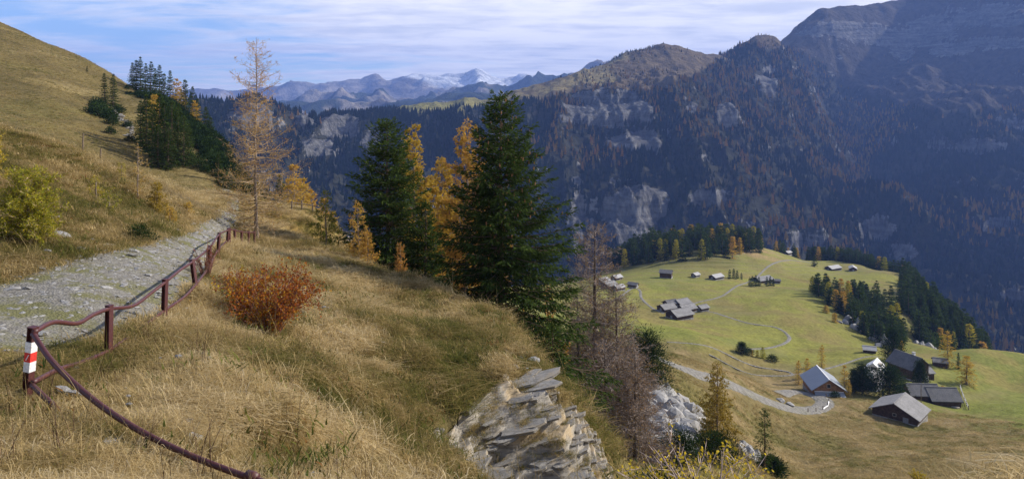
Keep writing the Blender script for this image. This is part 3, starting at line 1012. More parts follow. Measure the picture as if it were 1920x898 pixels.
def spruce(H, R, seed, whorls, nb, tw, bl, bw, z0=0.04, nbl=3, gaps=0.15, power=0.8, lopsided=0.12, hang=0.0, tip=0.85):
    rg = np.random.default_rng(seed)
    tp, tr = trunk_of(H, 0.014 * H + 0.03, rg)
    wood = Bag(); v, f = tube(tp, tr, 8); wood.add(v, f)
    br = Bag(); ne = Bag()
    phase = rg.uniform(0, 6.28)
    ts = np.linspace(z0, 0.985, whorls) + rg.normal(0, 0.3 / whorls, whorls)
    bl0, bw0 = bl, bw
    for t in ts:
        t = min(max(t, 0.01), 0.99)
        bl = bl0 * (tip + (1 - tip) * (1 - t) ** 0.5); bw = bw0 * (tip + (1 - tip) * (1 - t) ** 0.5)
        c0 = np.array([np.interp(t * H, tp[:, 2], tp[:, 0]), np.interp(t * H, tp[:, 2], tp[:, 1]), t * H])
        shape = (1 - t) ** power * min(1.0, 0.62 + t * 3.0)
        n = nb if t < 0.85 else max(4, nb - 2)
        a0 = rg.uniform(0, 6.28)
        for b in range(n):
            if rg.random() < gaps * (1 - 0.5 * t):
                continue
            az = a0 + b / n * 6.283 + rg.normal(0, 0.25)
            L = (R * shape * rg.uniform(0.62, 1.18) + 0.05 * R) * (1 + lopsided * math.cos(az - phase))
            el = -0.30 + 0.95 * t ** 1.3 + rg.normal(0, 0.08)
            dr = 0.30 * (1 - t) + 0.05
            s = np.linspace(0, 1, 6)
            h = np.array([math.cos(az), math.sin(az), 0]); side = np.array([-math.sin(az), math.cos(az), 0])
            sway = rg.normal(0, 0.08)
            pts = c0 + (s * L)[:, None] * h + (s ** 2 * L * sway)[:, None] * side + (L * (el * s - dr * s ** 2 + 0.22 * s ** 3))[:, None] * np.array([0, 0, 1.0])
            rad = (0.010 * L + 0.006) * (1 - s * 0.85)
            v, f = tube(pts, rad, 3); br.add(v, f)
            m = max(3, int(L / tw))
            ss = np.clip(np.linspace(0.12, 1.0, m) + rg.normal(0, 0.03, m), 0.08, 1.0)
            ss = np.repeat(ss, 2); sg = np.tile([1.0, -1.0], m)
            base = np.stack([np.interp(ss, s, pts[:, q]) for q in range(3)], 1)
            tan = unit(np.stack([np.interp(ss, s, np.gradient(pts[:, q])) for q in range(3)], 1))
            tl = (0.34 * (1 - ss) + 0.13) * L * rg.uniform(0.55, 1.15, len(ss)) + bl * 0.35
            tl = np.minimum(tl, 0.55 + 0.1 * H / 10)
            ang = rg.uniform(0.55, 1.15, len(ss)) * sg * (1 - 0.55 * ss ** 3)
            sd = unit(np.cross(tan, np.array([0, 0, 1.0])))
            td = unit(tan * np.cos(ang)[:, None] + sd * np.sin(ang)[:, None] + np.array([0, 0, 1.0]) * (rg.normal(-0.18 - hang, 0.16, len(ss)))[:, None])
            for q in range(nbl):
                fr = (q + rg.uniform(0, 0.7, len(ss))) / nbl
                pp = base + td * (tl * fr)[:, None] + rg.normal(0, bl * 0.06, (len(ss), 3))
                dd = unit(td + rg.normal(0, 0.34, (len(ss), 3)) + np.array([0, 0, -0.08 - hang]))
                vv = blades(pp, dd, bl * rg.uniform(0.7, 1.25, len(ss)), bw * rg.uniform(0.7, 1.3, len(ss)), rg, up=np.array([0, 0, 0.7]))
                tint = np.clip(0.30 + 0.28 * ss * fr + rg.normal(0, 0.14, len(ss)) + 0.12 * t, 0, 1)  # tips lighter for new growth, with sunlit brightness put into the tint
                ne.add(vv, quads(vv), tint)
    # leader
    p = np.tile(tp[-1] - [0, 0, 0.06 * H], (40, 1)) + np.stack([np.zeros(40), np.zeros(40), rg.uniform(0, 0.06 * H, 40)], 1)
    dd = unit(rg.normal(0, 0.5, (40, 3)) + [0, 0, 0.8])
    vv = blades(p, dd, bl * 0.8, bw, rg); ne.add(vv, quads(vv), 0.55)
    return wood, br, ne


def larch(H, R, seed, nbr, tw, leaf, ll, lw, z0=0.08, tint=(0.5, 0.15), tw_w=0.014, crown=0.75, rise=0.25, r0=None, low_leaf=1.0, sub=2):
    """leaf: tufts per metre of twig; low_leaf: share of that at the foot of the crown"""
    rg = np.random.default_rng(seed)
    tp, tr = trunk_of(H, r0 or (0.011 * H + 0.015), rg, 0.02)
    wood = Bag(); v, f = tube(tp, tr, 8); wood.add(v, f)
    br = Bag(); ne = Bag()
    ts = z0 + (0.975 - z0) * (np.arange(nbr) + rg.uniform(0, 1, nbr)) / nbr
    for i, t in enumerate(ts):
        c0 = np.array([np.interp(t * H, tp[:, 2], tp[:, 0]), np.interp(t * H, tp[:, 2], tp[:, 1]), t * H])
        u = (t - z0) / (1 - z0)
        shape = (1 - u) ** crown * min(1.0, 0.5 + u * 3.5)
        az = i * 2.39996 + rg.normal(0, 0.5)
        L = R * shape * rg.uniform(0.45, 1.2) + 0.04 * R
        el = -0.12 + 0.55 * u + rg.normal(0, 0.12)
        s = np.linspace(0, 1, 7)
        h = np.array([math.cos(az), math.sin(az), 0]); side = np.array([-math.sin(az), math.cos(az), 0])
        pts = c0 + (s * L)[:, None] * h + (np.sin(s * rg.uniform(1, 4)) * L * rg.normal(0, 0.07))[:, None] * side + (L * ((el - 0.18) * s + rise * s ** 2.2))[:, None] * np.array([0, 0, 1.0])
        pts[1:] += rg.normal(0, 0.012 * L, (6, 3))
        rad = (0.011 * L + 0.004) * (1 - s * 0.85)
        v, f = tube(pts, rad, 3); br.add(v, f)
        m = max(3, int(L / tw))
        ss = rg.uniform(0.12, 1.0, m)
        base = np.stack([np.interp(ss, s, pts[:, q]) for q in range(3)], 1)
        tan = unit(np.stack([np.interp(ss, s, np.gradient(pts[:, q])) for q in range(3)], 1))
        td = unit(tan * 0.75 + rg.normal(0, 0.62, (m, 3)) + np.array([0, 0, -0.05 + 0.25 * u]))
        tl = (0.30 * (1 - ss) + 0.10) * L * rg.uniform(0.5, 1.3, m) + 0.07
        vv = blades(base, td, tl, tw_w * 1.4, rg); br.add(vv, quads(vv))
        allp = [(base, td, tl)]
        for k in range(sub):
            fr = rg.uniform(0.2, 0.95, m)
            b2 = base + td * (tl * fr)[:, None]
            d2 = unit(td * 0.7 + rg.normal(0, 0.7, (m, 3)))
            l2 = tl * rg.uniform(0.25, 0.6, m)
            vv = blades(b2, d2, l2, tw_w, rg); br.add(vv, quads(vv))
            allp.append((b2, d2, l2))
        if leaf > 0:
            dens = leaf * (low_leaf + (1 - low_leaf) * u)
            for (b2, d2, l2) in allp:
                cnt = rg.poisson(np.maximum(l2 * dens, 0.0))
                if cnt.sum() == 0:
                    continue
                idx = np.repeat(np.arange(m), cnt)
                pp = b2[idx] + d2[idx] * (l2[idx] * rg.uniform(0, 1, len(idx)))[:, None]
                dd = unit(rg.normal(0, 0.8, (len(idx), 3)) + d2[idx] * 0.6)
                vv = blades(pp, dd, ll * rg.uniform(0.6, 1.4, len(idx)), lw * rg.uniform(0.7, 1.3, len(idx)), rg)
                ne.add(vv, quads(vv), np.clip(rg.normal(tint[0], tint[1], len(idx)), 0, 1))
    return wood, br, ne


def pine(H, R, seed, nclump, per, bl, bw):
    """broad round-headed pine: tufts on an egg-shaped crown"""
    rg = np.random.default_rng(seed)
    tp, tr = trunk_of(H * 0.92, 0.02 * H, rg, 0.02)
    wood = Bag(); v, f = tube(tp, tr, 7); wood.add(v, f)
    br = Bag(); ne = Bag()
    for i in range(nclump):
        t = 0.12 + 0.86 * (i + rg.random()) / nclump
        az = i * 2.39996 + rg.normal(0, 0.3)
        rr = R * math.sin(min(1, (1.02 - t) * 1.25 + 0.02) * math.pi * 0.5) * min(1, 0.55 + 2.6 * t) * rg.uniform(0.45, 1.05)
        tip = np.array([math.cos(az) * rr, math.sin(az) * rr, t * H + rg.normal(0, 0.02 * H)])
        root = np.array([0, 0, max(0.1, t - 0.12) * H])
        s = np.linspace(0, 1, 4)[:, None]
        pts = root * (1 - s) + tip * s + np.array([0, 0, 1.0]) * (s * (s - 1)) * 0.1 * H
        v, f = tube(pts, 0.012 * H * (1 - 0.8 * s[:, 0]), 3); br.add(v, f)
        cs = 0.19 * R * rg.uniform(0.8, 1.4)
        pp = tip + rg.normal(0, cs, (per, 3)) * [1, 1, 0.75]
        dd = unit((pp - tip) / cs * 0.7 + rg.normal(0, 0.4, (per, 3)) + [0, 0, 0.5])
        vv = blades(pp, dd, bl * rg.uniform(0.7, 1.3, per), bw, rg)
        ne.add(vv, quads(vv), np.clip(0.35 + 0.2 * rg.normal(0, 1, per) + rg.normal(0, 0.08), 0, 1))
    return wood, br, ne


# ---- plant materials
M_bark = simple_mat('spruce_bark', (0.12, 0.085, 0.06), 0.95, 0.05, 0.25, 9.0, 0.02)
M_larchbark = simple_mat('larch_bark', (0.22, 0.175, 0.14), 0.95, 0.05, 0.25, 8.0, 0.02)
M_larchtwig = simple_mat('larch_twig', (0.34, 0.25, 0.15), 0.95, 0.05, 0.2, 2.0)
M_greytwig = simple_mat('bare_twig', (0.24, 0.20, 0.175), 0.95, 0.05, 0.3, 1.2)
M_darkbark = simple_mat('old_bark', (0.10, 0.08, 0.068), 0.95, 0.05, 0.3, 6.0, 0.02)
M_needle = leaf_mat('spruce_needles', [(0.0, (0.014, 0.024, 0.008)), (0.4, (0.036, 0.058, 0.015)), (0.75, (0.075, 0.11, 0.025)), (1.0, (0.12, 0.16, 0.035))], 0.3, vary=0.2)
M_gold = leaf_mat('golden_needles', [(0.0, (0.19, 0.14, 0.018)), (0.35, (0.48, 0.335, 0.05)), (0.65, (0.50, 0.295, 0.06)), (1.0, (0.38, 0.18, 0.055))], 0.4, vary=0.25)
M_olive = leaf_mat('turning_needles', [(0.0, (0.13, 0.16, 0.02)), (0.5, (0.34, 0.31, 0.03)), (1.0, (0.52, 0.37, 0.04))], 0.4, vary=0.3)
M_pine = leaf_mat('pine_needles', [(0.0, (0.012, 0.024, 0.010)), (0.5, (0.032, 0.055, 0.017)), (1.0, (0.07, 0.095, 0.028))], 0.2, vary=0.15)


def bag_mesh(name, bag, mat, smooth=False):
    v, f, t = bag.get()
    return new_mesh(name, v, f, mat, smooth, fattr={'tint': t})


def tree_parts(kind, parts, M_w, M_b, M_n, loc, rot=0.0, scale=1.0, needles='needles'):
    """a detailed tree: Empty > trunk, branches, needles"""
    wood, br, ne = parts
    r = empty(kind, loc, (0, 0, rot), scale * LASTK[0])
    obj('trunk', bag_mesh('trunk', wood, M_w, True), r)
    obj('branches', bag_mesh('branches', br, M_b), r)
    if not ne.empty():
        obj(needles, bag_mesh(needles, ne, M_n), r)
    return r


def one_mesh(name, parts, M_w, M_n, keep_branches=True):
    """a far tree: trunk, branches and foliage as one mesh with two materials"""
    wood, br, ne = parts
    vs, fs, ts, mi = [], [], [], []
    n = 0
    for b, k in ((wood, 0), (br, 0), (ne, 1)):
        if b.empty() or (b is br and not keep_branches):
            continue
        v, f, t = b.get()
        vs.append(v); fs.append(f + n); ts.append(t); mi.append(np.full(len(f), k)); n += len(v)
    return new_mesh(name, np.concatenate(vs), np.concatenate(fs), [M_w, M_n], False, fattr={'tint': np.concatenate(ts)}, mat_idx=np.concatenate(mi))


LASTK = [1.0]


# ---- scattering of uncountable stuff
def scatter(name, pts, rot, scl, tint, idx, sources, label=None):
    me = bpy.data.meshes.new(name)
    n = len(pts)
    me.vertices.add(n)
    me.vertices.foreach_set('co', np.asarray(pts, np.float32).ravel())
    for nm, ty, key, arr in (('rot', 'FLOAT_VECTOR', 'vector', rot), ('scl', 'FLOAT_VECTOR', 'vector', scl), ('tint', 'FLOAT', 'value', tint), ('pick', 'INT', 'value', idx)):
        a = me.attributes.new(nm, ty, 'POINT')
        a.data.foreach_set(key, np.asarray(arr, np.int32 if ty == 'INT' else np.float32).ravel())
    o = obj(name, me)
    ng = bpy.data.node_groups.new(name, 'GeometryNodeTree')
    ng.interface.new_socket('Geometry', in_out='INPUT', socket_type='NodeSocketGeometry')
    ng.interface.new_socket('Geometry', in_out='OUTPUT', socket_type='NodeSocketGeometry')
    t = NT(ng)
    gi = t.node('NodeGroupInput'); go = t.node('NodeGroupOutput')
    iop = t.node('GeometryNodeInstanceOnPoints')
    join = t.node('GeometryNodeJoinGeometry')
    for s in reversed(sources):
        oi = t.node('GeometryNodeObjectInfo')
        oi.inputs['Object'].default_value = s
        oi.inputs['As Instance'].default_value = True
        t.link(oi.outputs['Geometry'], join.inputs[0])

    def attr(nm, ty):
        a = t.node('GeometryNodeInputNamedAttribute', data_type=ty)
        a.inputs['Name'].default_value = nm
        return a.outputs['Attribute']
    t.link(gi.outputs[0], iop.inputs['Points'])
    t.link(join.outputs[0], iop.inputs['Instance'])
    iop.inputs['Pick Instance'].default_value = True
    t.link(attr('pick', 'INT'), iop.inputs['Instance Index'])
    e2r = t.node('FunctionNodeEulerToRotation')
    t.link(attr('rot', 'FLOAT_VECTOR'), e2r.inputs[0])
    t.link(e2r.outputs[0], iop.inputs['Rotation'])
    t.link(attr('scl', 'FLOAT_VECTOR'), iop.inputs['Scale'])
    t.link(iop.outputs[0], go.inputs[0])
    md = o.modifiers.new('scatter', 'NODES')
    md.node_group = ng
    return tag(o, label, kind='stuff')


def source(name, me):
    """an unlinked object that only serves as the shape of scattered stuff"""
    return bpy.data.objects.new(name, me)


# ------------------------------------------------------------------ forest on the mountain (a far-off wood)
def far_conifer(seed, slim, layers=4, k=7):
    rg = np.random.default_rng(seed)
    vs, fs = [], []
    n = 0
    for i in range(layers):
        z0 = 0.06 + 0.80 * i / layers; z1 = min(1.0, z0 + 0.44)
        r = slim * (1 - i / layers * 0.82)
        a = np.arange(2 * k) / (2 * k) * 6.283 + rg.uniform(0, 1)
        rr = r * np.where(np.arange(2 * k) % 2, 0.5, 1.0) * rg.uniform(0.7, 1.15, 2 * k)
        ring = np.stack([np.cos(a) * rr, np.sin(a) * rr, z0 + rg.normal(0, 0.02, 2 * k)], 1)
        vs.append(np.vstack([ring, [[rg.normal(0, 0.01), rg.normal(0, 0.01), z1]]]))
        fs += [[n + j, n + (j + 1) % (2 * k), n + 2 * k] for j in range(2 * k)]
        n += 2 * k + 1
    return np.concatenate(vs), np.array(fs)


M_farwood = leaf_mat('far_forest', [(0.0, (0.011, 0.018, 0.009)), (0.35, (0.024, 0.033, 0.013)), (0.55, (0.065, 0.062, 0.018)), (0.75, (0.26, 0.165, 0.035)), (1.0, (0.28, 0.13, 0.035))], 0.15, instancer=True)
fsrc = []
for s in range(4):
    v, f = far_conifer(s, [0.17, 0.21, 0.15, 0.24][s])
    fsrc.append(source('far_conifer', new_mesh('far_conifer', v, f, M_farwood)))


def bilin(A, px, d):
    ci = np.interp(px, wc, np.arange(len(wc))); ri = np.log(d / wr[0]) / np.log(wr[1] / wr[0])
    c0 = np.clip(np.floor(ci).astype(int), 0, len(wc) - 2); r0 = np.clip(np.floor(ri).astype(int), 0, len(wr) - 2)
    fc = ci - c0; fr = ri - r0
    return (A[r0, c0] * (1 - fc) + A[r0, c0 + 1] * fc) * (1 - fr) + (A[r0 + 1, c0] * (1 - fc) + A[r0 + 1, c0 + 1] * fc) * fr


N = 190000
d_ = 1000 + 2100 * rng.random(N) ** 0.9
px_ = rng.uniform(-250, 2250, N)
keep = rng.random(N) < d_ / 3100
d_, px_ = d_[keep], px_[keep]
x_ = (px_ - 960) / F * d_
rock_ = bilin(wrock, px_, d_); grass_ = bilin(wgrass, px_, d_); z_ = bilin(WZ, px_, d_); row_ = HOR - z_ / d_ * F
dens = (1 - sstep(rock_, 0.3, 0.75)) * (0.35 + 0.65 * sstep(fbm(x_ / 55, d_ / 110, 4, 111), 0.38, 0.56))
clump_ = sstep(fbm(x_ / 110, d_ / 110, 4, 112), 0.50, 0.62)
dens *= 1 - grass_ * (1 - 0.30 * clump_ * sstep(px_, 1000, 1150))
dens *= 1 - 0.9 * sstep(px_, 1480, 1600) * sstep(235 - row_, 0, 60)
keep = rng.random(len(d_)) < dens * 1.0
d_, px_, x_, z_, row_, grass_ = d_[keep], px_[keep], x_[keep], z_[keep], row_[keep], grass_[keep]
n = len(d_)
gold = sstep(fbm(x_ / 160, d_ / 160, 4, 113) + 0.20 * sstep(300 - row_, 0, 110) * sstep(px_, 930, 1050) - 0.12 * sstep(1650 - px_ , 0, 100) * 0 + 0.14 * np.exp(-((px_ - 1440) / 90) ** 2) - 0.06 - 0.12 * sstep(900 - px_, 0, 100), 0.50, 0.66)
isg = rng.random(n) < gold * 0.75
ft = np.where(isg, np.clip(rng.normal(0.72, 0.14, n), 0.5, 1), np.clip(rng.normal(0.2, 0.12, n), 0, 0.5))
fh = (6 + 15 * rng.random(n) ** 0.8) * (1 - 0.45 * grass_)
print('far trees', n)
scatter('mountain_forest', np.stack([x_, d_, z_ - 0.8], 1), np.stack([np.zeros(n), np.zeros(n), rng.uniform(0, 6.28, n)], 1), np.stack([fh * 1.15, fh * 1.15, fh], 1), ft, rng.integers(0, 4, n), fsrc, 'dark conifer forest mixed with golden larch across the gorge')
# ------------------------------------------------------------------ trees near the path
def put(px, d, dz=0.0):
    """ground point; LASTK keeps the size factor that goes with the tilt of the slope"""
    k = float(tilt(px, d)); LASTK[0] = k
    return tuple(G(px, d * k, dz * k))


M_red = leaf_mat('autumn_leaves', [(0.0, (0.11, 0.03, 0.018)), (0.3, (0.26, 0.065, 0.022)), (0.6, (0.36, 0.13, 0.02)), (0.85, (0.45, 0.26, 0.02)), (1.0, (0.30, 0.28, 0.04))], 0.4)
M_yellow = leaf_mat('yellow_leaves', [(0.0, (0.22, 0.20, 0.03)), (0.5, (0.55, 0.40, 0.03)), (1.0, (0.65, 0.50, 0.06))], 0.4)
M_stem = simple_mat('shrub_stem', (0.20, 0.10, 0.075), 0.9, 0.1, 0.2, 6.0)
M_palestem = simple_mat('pale_stem', (0.42, 0.33, 0.29), 0.9, 0.1, 0.25, 7.0)
M_cone = simple_mat('spruce_cones', (0.24, 0.13, 0.06), 0.85, 0.1, 0.2, 20.0)

# big spruce at the brow
sp1 = spruce(11.2, 3.6, 11, 60, 9, 0.09, 0.20, 0.054, z0=0.05, nbl=4, gaps=0.22, power=0.84, hang=0.08)
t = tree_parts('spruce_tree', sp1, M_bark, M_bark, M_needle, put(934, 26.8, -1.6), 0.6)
tag(t, 'large dark green spruce with hanging cones at the brow above the rocks', 'tree')
rg = np.random.default_rng(5)
cb = MB()
nv = np.concatenate(sp1[2].v)
cand = nv[(nv[:, 2] > 6.8) & (np.hypot(nv[:, 0], nv[:, 1]) > 0.35)]
for q in cand[rg.choice(len(cand), 170, replace=False)]:
    l = rg.uniform(0.09, 0.15)
    cb.tube([q, q - [0, 0, 0.35 * l], q - [0, 0, 0.8 * l], q - [0, 0, l]], [0.012, 0.026, 0.022, 0.006], 5)
tag(cb.build('cones', M_cone, t), kind='stuff')

sp2 = spruce(8.9, 2.5, 12, 48, 8, 0.085, 0.22, 0.062, z0=0.05, gaps=0.2, power=0.62, lopsided=0.2)
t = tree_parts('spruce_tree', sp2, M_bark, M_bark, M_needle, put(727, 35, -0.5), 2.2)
tag(t, 'tall slender dark spruce behind the orange saplings', 'tree')
sp3 = spruce(5.6, 1.35, 13, 32, 7, 0.085, 0.20, 0.055, gaps=0.18)
t = tree_parts('spruce_tree', sp3, M_bark, M_bark, M_needle, put(797, 32.5, -0.4), 1.1)
tag(t, 'young green spruce between the two tall spruces', 'tree')
sp4 = spruce(3.4, 1.1, 14, 22, 6, 0.09, 0.18, 0.05, gaps=0.2)
t = tree_parts('spruce_tree', sp4, M_bark, M_bark, M_needle, put(1036, 24.5, -0.2), 4.1)
tag(t, 'low spruce filling the lower edge of the large spruce', 'tree')

# the tall half-bare larch by the end of the railing
l1 = larch(10.6, 2.7, 21, 190, 0.09, 6.0, 0.07, 0.028, z0=0.06, tint=(0.60, 0.18), tw_w=0.0095, crown=0.62, low_leaf=0.35, rise=0.35, r0=0.085, sub=3)
t = tree_parts('larch_tree', l1, M_larchbark, M_larchtwig, M_gold, put(482, 38), 0.3)
tag(t, 'tall half bare larch standing at the end of the railing', 'tree')

gold_spec = [
 # px, d, H, R, seed, nbr, tw, leaf, label, tint
 (772, 40, 12.4, 2.7, 31, 135, 0.10, 30, 'tall golden larch rising just behind the slender spruce', (0.33, 0.13)),
 (828, 41, 12.0, 2.7, 32, 130, 0.10, 30, 'golden larch between the slender spruce and the large spruce', (0.42, 0.13)),
 (876, 36, 13.2, 2.8, 33, 135, 0.10, 22, 'orange larch whose top shows above the large spruce', (0.66, 0.15)),
 (1030, 33, 8.0, 1.3, 34, 80, 0.12, 14, 'orange larch half hidden behind the large spruce', (0.7, 0.15)),
 (612, 37, 3.5, 1.05, 35, 60, 0.09, 22, 'small olive larch with a dark bare stem on the slope', (0.25, 0.15)),
 (672, 31.5, 2.75, 0.75, 36, 50, 0.08, 19, 'small orange larch sapling before the slender spruce', (0.66, 0.15)),
 (690, 30.5, 1.5, 0.5, 37, 40, 0.07, 24, 'short dense orange larch at the foot of the slender spruce', (0.6, 0.12)),
 (751, 30.6, 2.0, 0.45, 38, 45, 0.07, 26, 'rusty larch sapling under the slender spruce', (0.85, 0.12)),
 (785, 31, 1.3, 0.5, 39, 40, 0.07, 14, 'brown twiggy larch sapling under the young spruce', (0.9, 0.1)),
]
for (px, d, H, R, sd, nbr, tw, lf, lab, ti) in gold_spec:
    pr = larch(H, R, sd, nbr, tw, lf * 1.6, 0.13 if H > 6 else 0.09, 0.055 if H > 6 else 0.035, z0=0.07, tint=ti, tw_w=0.012, crown=0.7, low_leaf=0.8)
    t = tree_parts('larch_tree', pr, M_larchbark, M_larchtwig, M_olive if sd == 35 else M_gold, put(px, d, -0.1 if d < 32 else -0.5), sd)
    tag(t, lab, 'tree', 'larches around the spruces')

# bare larches in the gully
bare_spec = [
 (1112, 44, 14.2, 3.3, 41, 260, 0.085, 2.4, 'tallest bare larch in the gully right of the large spruce', 0.0),
 (1158, 47, 11.5, 3.4, 42, 240, 0.085, 2.2, 'bare brown larch beside the tallest one in the gully', 0.0),
 (1085, 42, 9.5, 2.8, 43, 190, 0.09, 2.0, 'bare grey larch between the large spruce and the tallest bare larch', 0.0),
 (1190, 50, 8.5, 3.2, 44, 200, 0.085, 2.6, 'low bare larch with rusty twigs left of the pine', 0.0),
 (1135, 39, 7.0, 2.7, 45, 180, 0.085, 1.4, 'low twiggy larch at the front of the gully', 0.0),
]
for (px, d, H, R, sd, nbr, tw, lf, lab, dz) in bare_spec:
    pr = larch(H, R, sd, nbr, tw, lf * 0.6, 0.07, 0.03, z0=0.05, tint=(0.82, 0.14), tw_w=0.019, r0=0.017 * H, crown=0.5, rise=0.12, sub=4)
    t = tree_parts('larch_tree', pr, M_darkbark, M_greytwig, M_gold, put(px, d, -0.3), sd)
    tag(t, lab, 'tree', 'bare larches in the gully')

# pine above the gully, thin larch and spruce beside it
p1 = pine(6.2, 2.3, 51, 110, 90, 0.32, 0.06)
t = tree_parts('pine_tree', p1, M_bark, M_bark, M_pine, put(1214, 76, -0.4), 0.4)
tag(t, 'bushy dark green pine on top of the gully rocks', 'tree')
p2 = pine(7.0, 1.6, 52, 60, 70, 0.36, 0.08)
t = tree_parts('pine_tree', p2, M_bark, M_bark, M_pine, put(1187, 110, -0.3), 2.4)
tag(t, 'small dark pine behind the bushy pine', 'tree')
pr = larch(7.4, 2.1, 53, 120, 0.12, 26, 0.12, 0.045, z0=0.10, tint=(0.24, 0.12), tw_w=0.014, crown=0.7)
t = tree_parts('larch_tree', pr, M_larchbark, M_larchtwig, M_gold, put(1345, 62), 1.0)
tag(t, 'thin yellow larch standing alone below the track', 'tree')
pr = spruce(5.6, 0.85, 54, 22, 4, 0.16, 0.26, 0.06, gaps=0.35, power=0.5)
t = tree_parts('spruce_tree', pr, M_bark, M_bark, M_needle, put(1434, 66), 1.0)
tag(t, 'thin sparse young spruce on the slope near the thin yellow larch', 'tree')

# ---- shrubs
def shrub(H, R, seed, stems, leaf, ll, lw, tint_fn, mat, stem_mat, name='shrub', spread=0.9, sub=6, thick=0.012, leafname='leaves'):
    rg = np.random.default_rng(seed)
    st = Bag(); lv = Bag()
    for i in range(stems):
        az = rg.uniform(0, 6.283); out = R * math.sqrt(rg.uniform(0.05, 1)) * spread
        top = np.array([math.cos(az) * out, math.sin(az) * out, H * rg.uniform(0.6, 1.05) * math.sqrt(max(0.1, 1 - (out / R) ** 2 * 0.62))])
        b0 = np.array([math.cos(az), math.sin(az), 0]) * R * 0.12 * rg.random()
        mid = b0 * 0.5 + top * 0.5 + [0, 0, 0.12 * H] + rg.normal(0, 0.05 * R, 3)
        pts = spline([b0 - [0, 0, 0.1], mid, top], 7)
        v, f = tube(pts, np.linspace(thick, thick * 0.3, 7), 4); st.add(v, f)
        ss = rg.uniform(0.25, 1.0, sub)
        base = np.stack([np.interp(ss * 6, np.arange(7), pts[:, q]) for q in range(3)], 1)
        dr = unit(rg.normal(0, 0.7, (sub, 3)) + unit(top) * 0.5 + [0, 0, 0.25])
        ln = rg.uniform(0.12, 0.34, sub) * R
        vv = blades(base, dr, ln, thick * 0.8, rg); st.add(vv, quads(vv))
        for (bb, dd, l_) in ((base, dr, ln), (pts[:-1], np.diff(pts, axis=0), np.ones(6))):
            cnt = rg.poisson(leaf * (l_ if bb is base else np.linalg.norm(dd, axis=1) * 0.5))
            idx = np.repeat(np.arange(len(bb)), cnt)
            if len(idx) == 0:
                continue
            pp = bb[idx] + dd[idx] * ((l_[idx]) * rg.uniform(0, 1, len(idx)))[:, None] + rg.normal(0, 0.015 * R, (len(idx), 3))
            ld = unit(rg.normal(0, 1, (len(idx), 3)) + [0, 0, 0.1])
            vv = blades(pp, ld, ll * rg.uniform(0.6, 1.4, len(idx)), lw * rg.uniform(0.7, 1.3, len(idx)), rg)
            lv.add(vv, quads(vv), np.clip(tint_fn(pp, rg), 0, 1))
    return st, lv


def put_shrub(name, sl, mats, loc, rot=0.0, leafname='leaves', sc=1.0):
    r = empty(name, loc, (0, 0, rot), sc * LASTK[0])
    obj('stems', bag_mesh('stems', sl[0], mats[0]), r)
    obj(leafname, bag_mesh(leafname, sl[1], mats[1]), r)
    return r


redtint = lambda p, rg: 0.48 + 0.22 * fbm(p[:, 0] * 1.6 + 4, p[:, 2] * 1.6 + p[:, 1], 3, 121) * 2 - 0.22 + rg.normal(0, 0.2, len(p)) + 0.25 * sstep(0.55 - p[:, 2], 0, 0.5) + 0.3 * sstep(-p[:, 0], 0.45, 1.1)
sh = shrub(1.4, 1.5, 61, 95, 30, 0.055, 0.034, redtint, M_red, M_stem)
tag(put_shrub('shrub', sh, (M_stem, M_red), put(502, 16.3, -0.05)), 'round shrub of red and orange leaves below the railing', 'shrub')
sh = shrub(0.95, 0.8, 62, 60, 22, 0.045, 0.026, lambda p, rg: rg.normal(0.55, 0.25, len(p)), M_red, M_stem)
tag(put_shrub('shrub', sh, (M_stem, M_red), put(447, 19.0, -0.05)), 'thin yellow and red shrub between the railing and the round red shrub', 'shrub')
sh = shrub(1.15, 0.5, 63, 30, 12, 0.04, 0.024, lambda p, rg: rg.normal(0.15, 0.15, len(p)), M_red, M_stem)
tag(put_shrub('shrub', sh, (M_stem, M_red), put(386, 20.5, -0.05)), 'sparse reddish rose shrub growing through the railing', 'shrub')
# feathery larch bushes and saplings on the bank
bank_spec = [
 (52, 18.2, 1.7, 1.0, 71, 110, 0.05, 46, 'larch_shrub', 'dense yellow green larch bush on the bank at the roadside', (0.55, 0.25), M_olive, 'shrub'),
 (-12, 22, 1.6, 0.5, 72, 60, 0.06, 40, 'larch_shrub', 'yellow larch cut by the edge of the picture on the bank', (0.75, 0.15), M_olive, 'shrub'),
 (258, 32, 2.5, 0.55, 73, 34, 0.07, 12, 'larch_tree', 'spindly nearly bare larch sapling on the bank', (0.5, 0.15), M_gold, 'tree'),
 (294, 31, 1.25, 0.42, 74, 60, 0.05, 60, 'larch_shrub', 'bright orange yellow larch bush beside the spindly sapling', (0.3, 0.12), M_gold, 'shrub'),
 (318, 29.5, 0.75, 0.28, 75, 34, 0.05, 60, 'larch_shrub', 'knee high orange larch below the bright larch bush', (0.5, 0.12), M_gold, 'shrub'),
 (352, 34, 0.6, 0.3, 76, 30, 0.05, 50, 'larch_shrub', 'tiny golden larch on the bank near the bend of the path', (0.4, 0.12), M_gold, 'shrub'),
 (180, 27, 1.0, 0.5, 77, 34, 0.06, 26, 'larch_shrub', 'faded olive larch bush in the middle of the bank', (0.5, 0.2), M_olive, 'shrub'),
 (205, 25, 0.7, 0.4, 78, 30, 0.06, 30, 'larch_shrub', 'low yellow green larch bush nearest the middle of the road edge', (0.4, 0.2), M_olive, 'shrub'),
 (228, 33, 0.9, 0.35, 79, 30, 0.06, 24, 'larch_shrub', 'pale yellow larch bush just behind the spindly sapling', (0.7, 0.2), M_olive, 'shrub'),
]
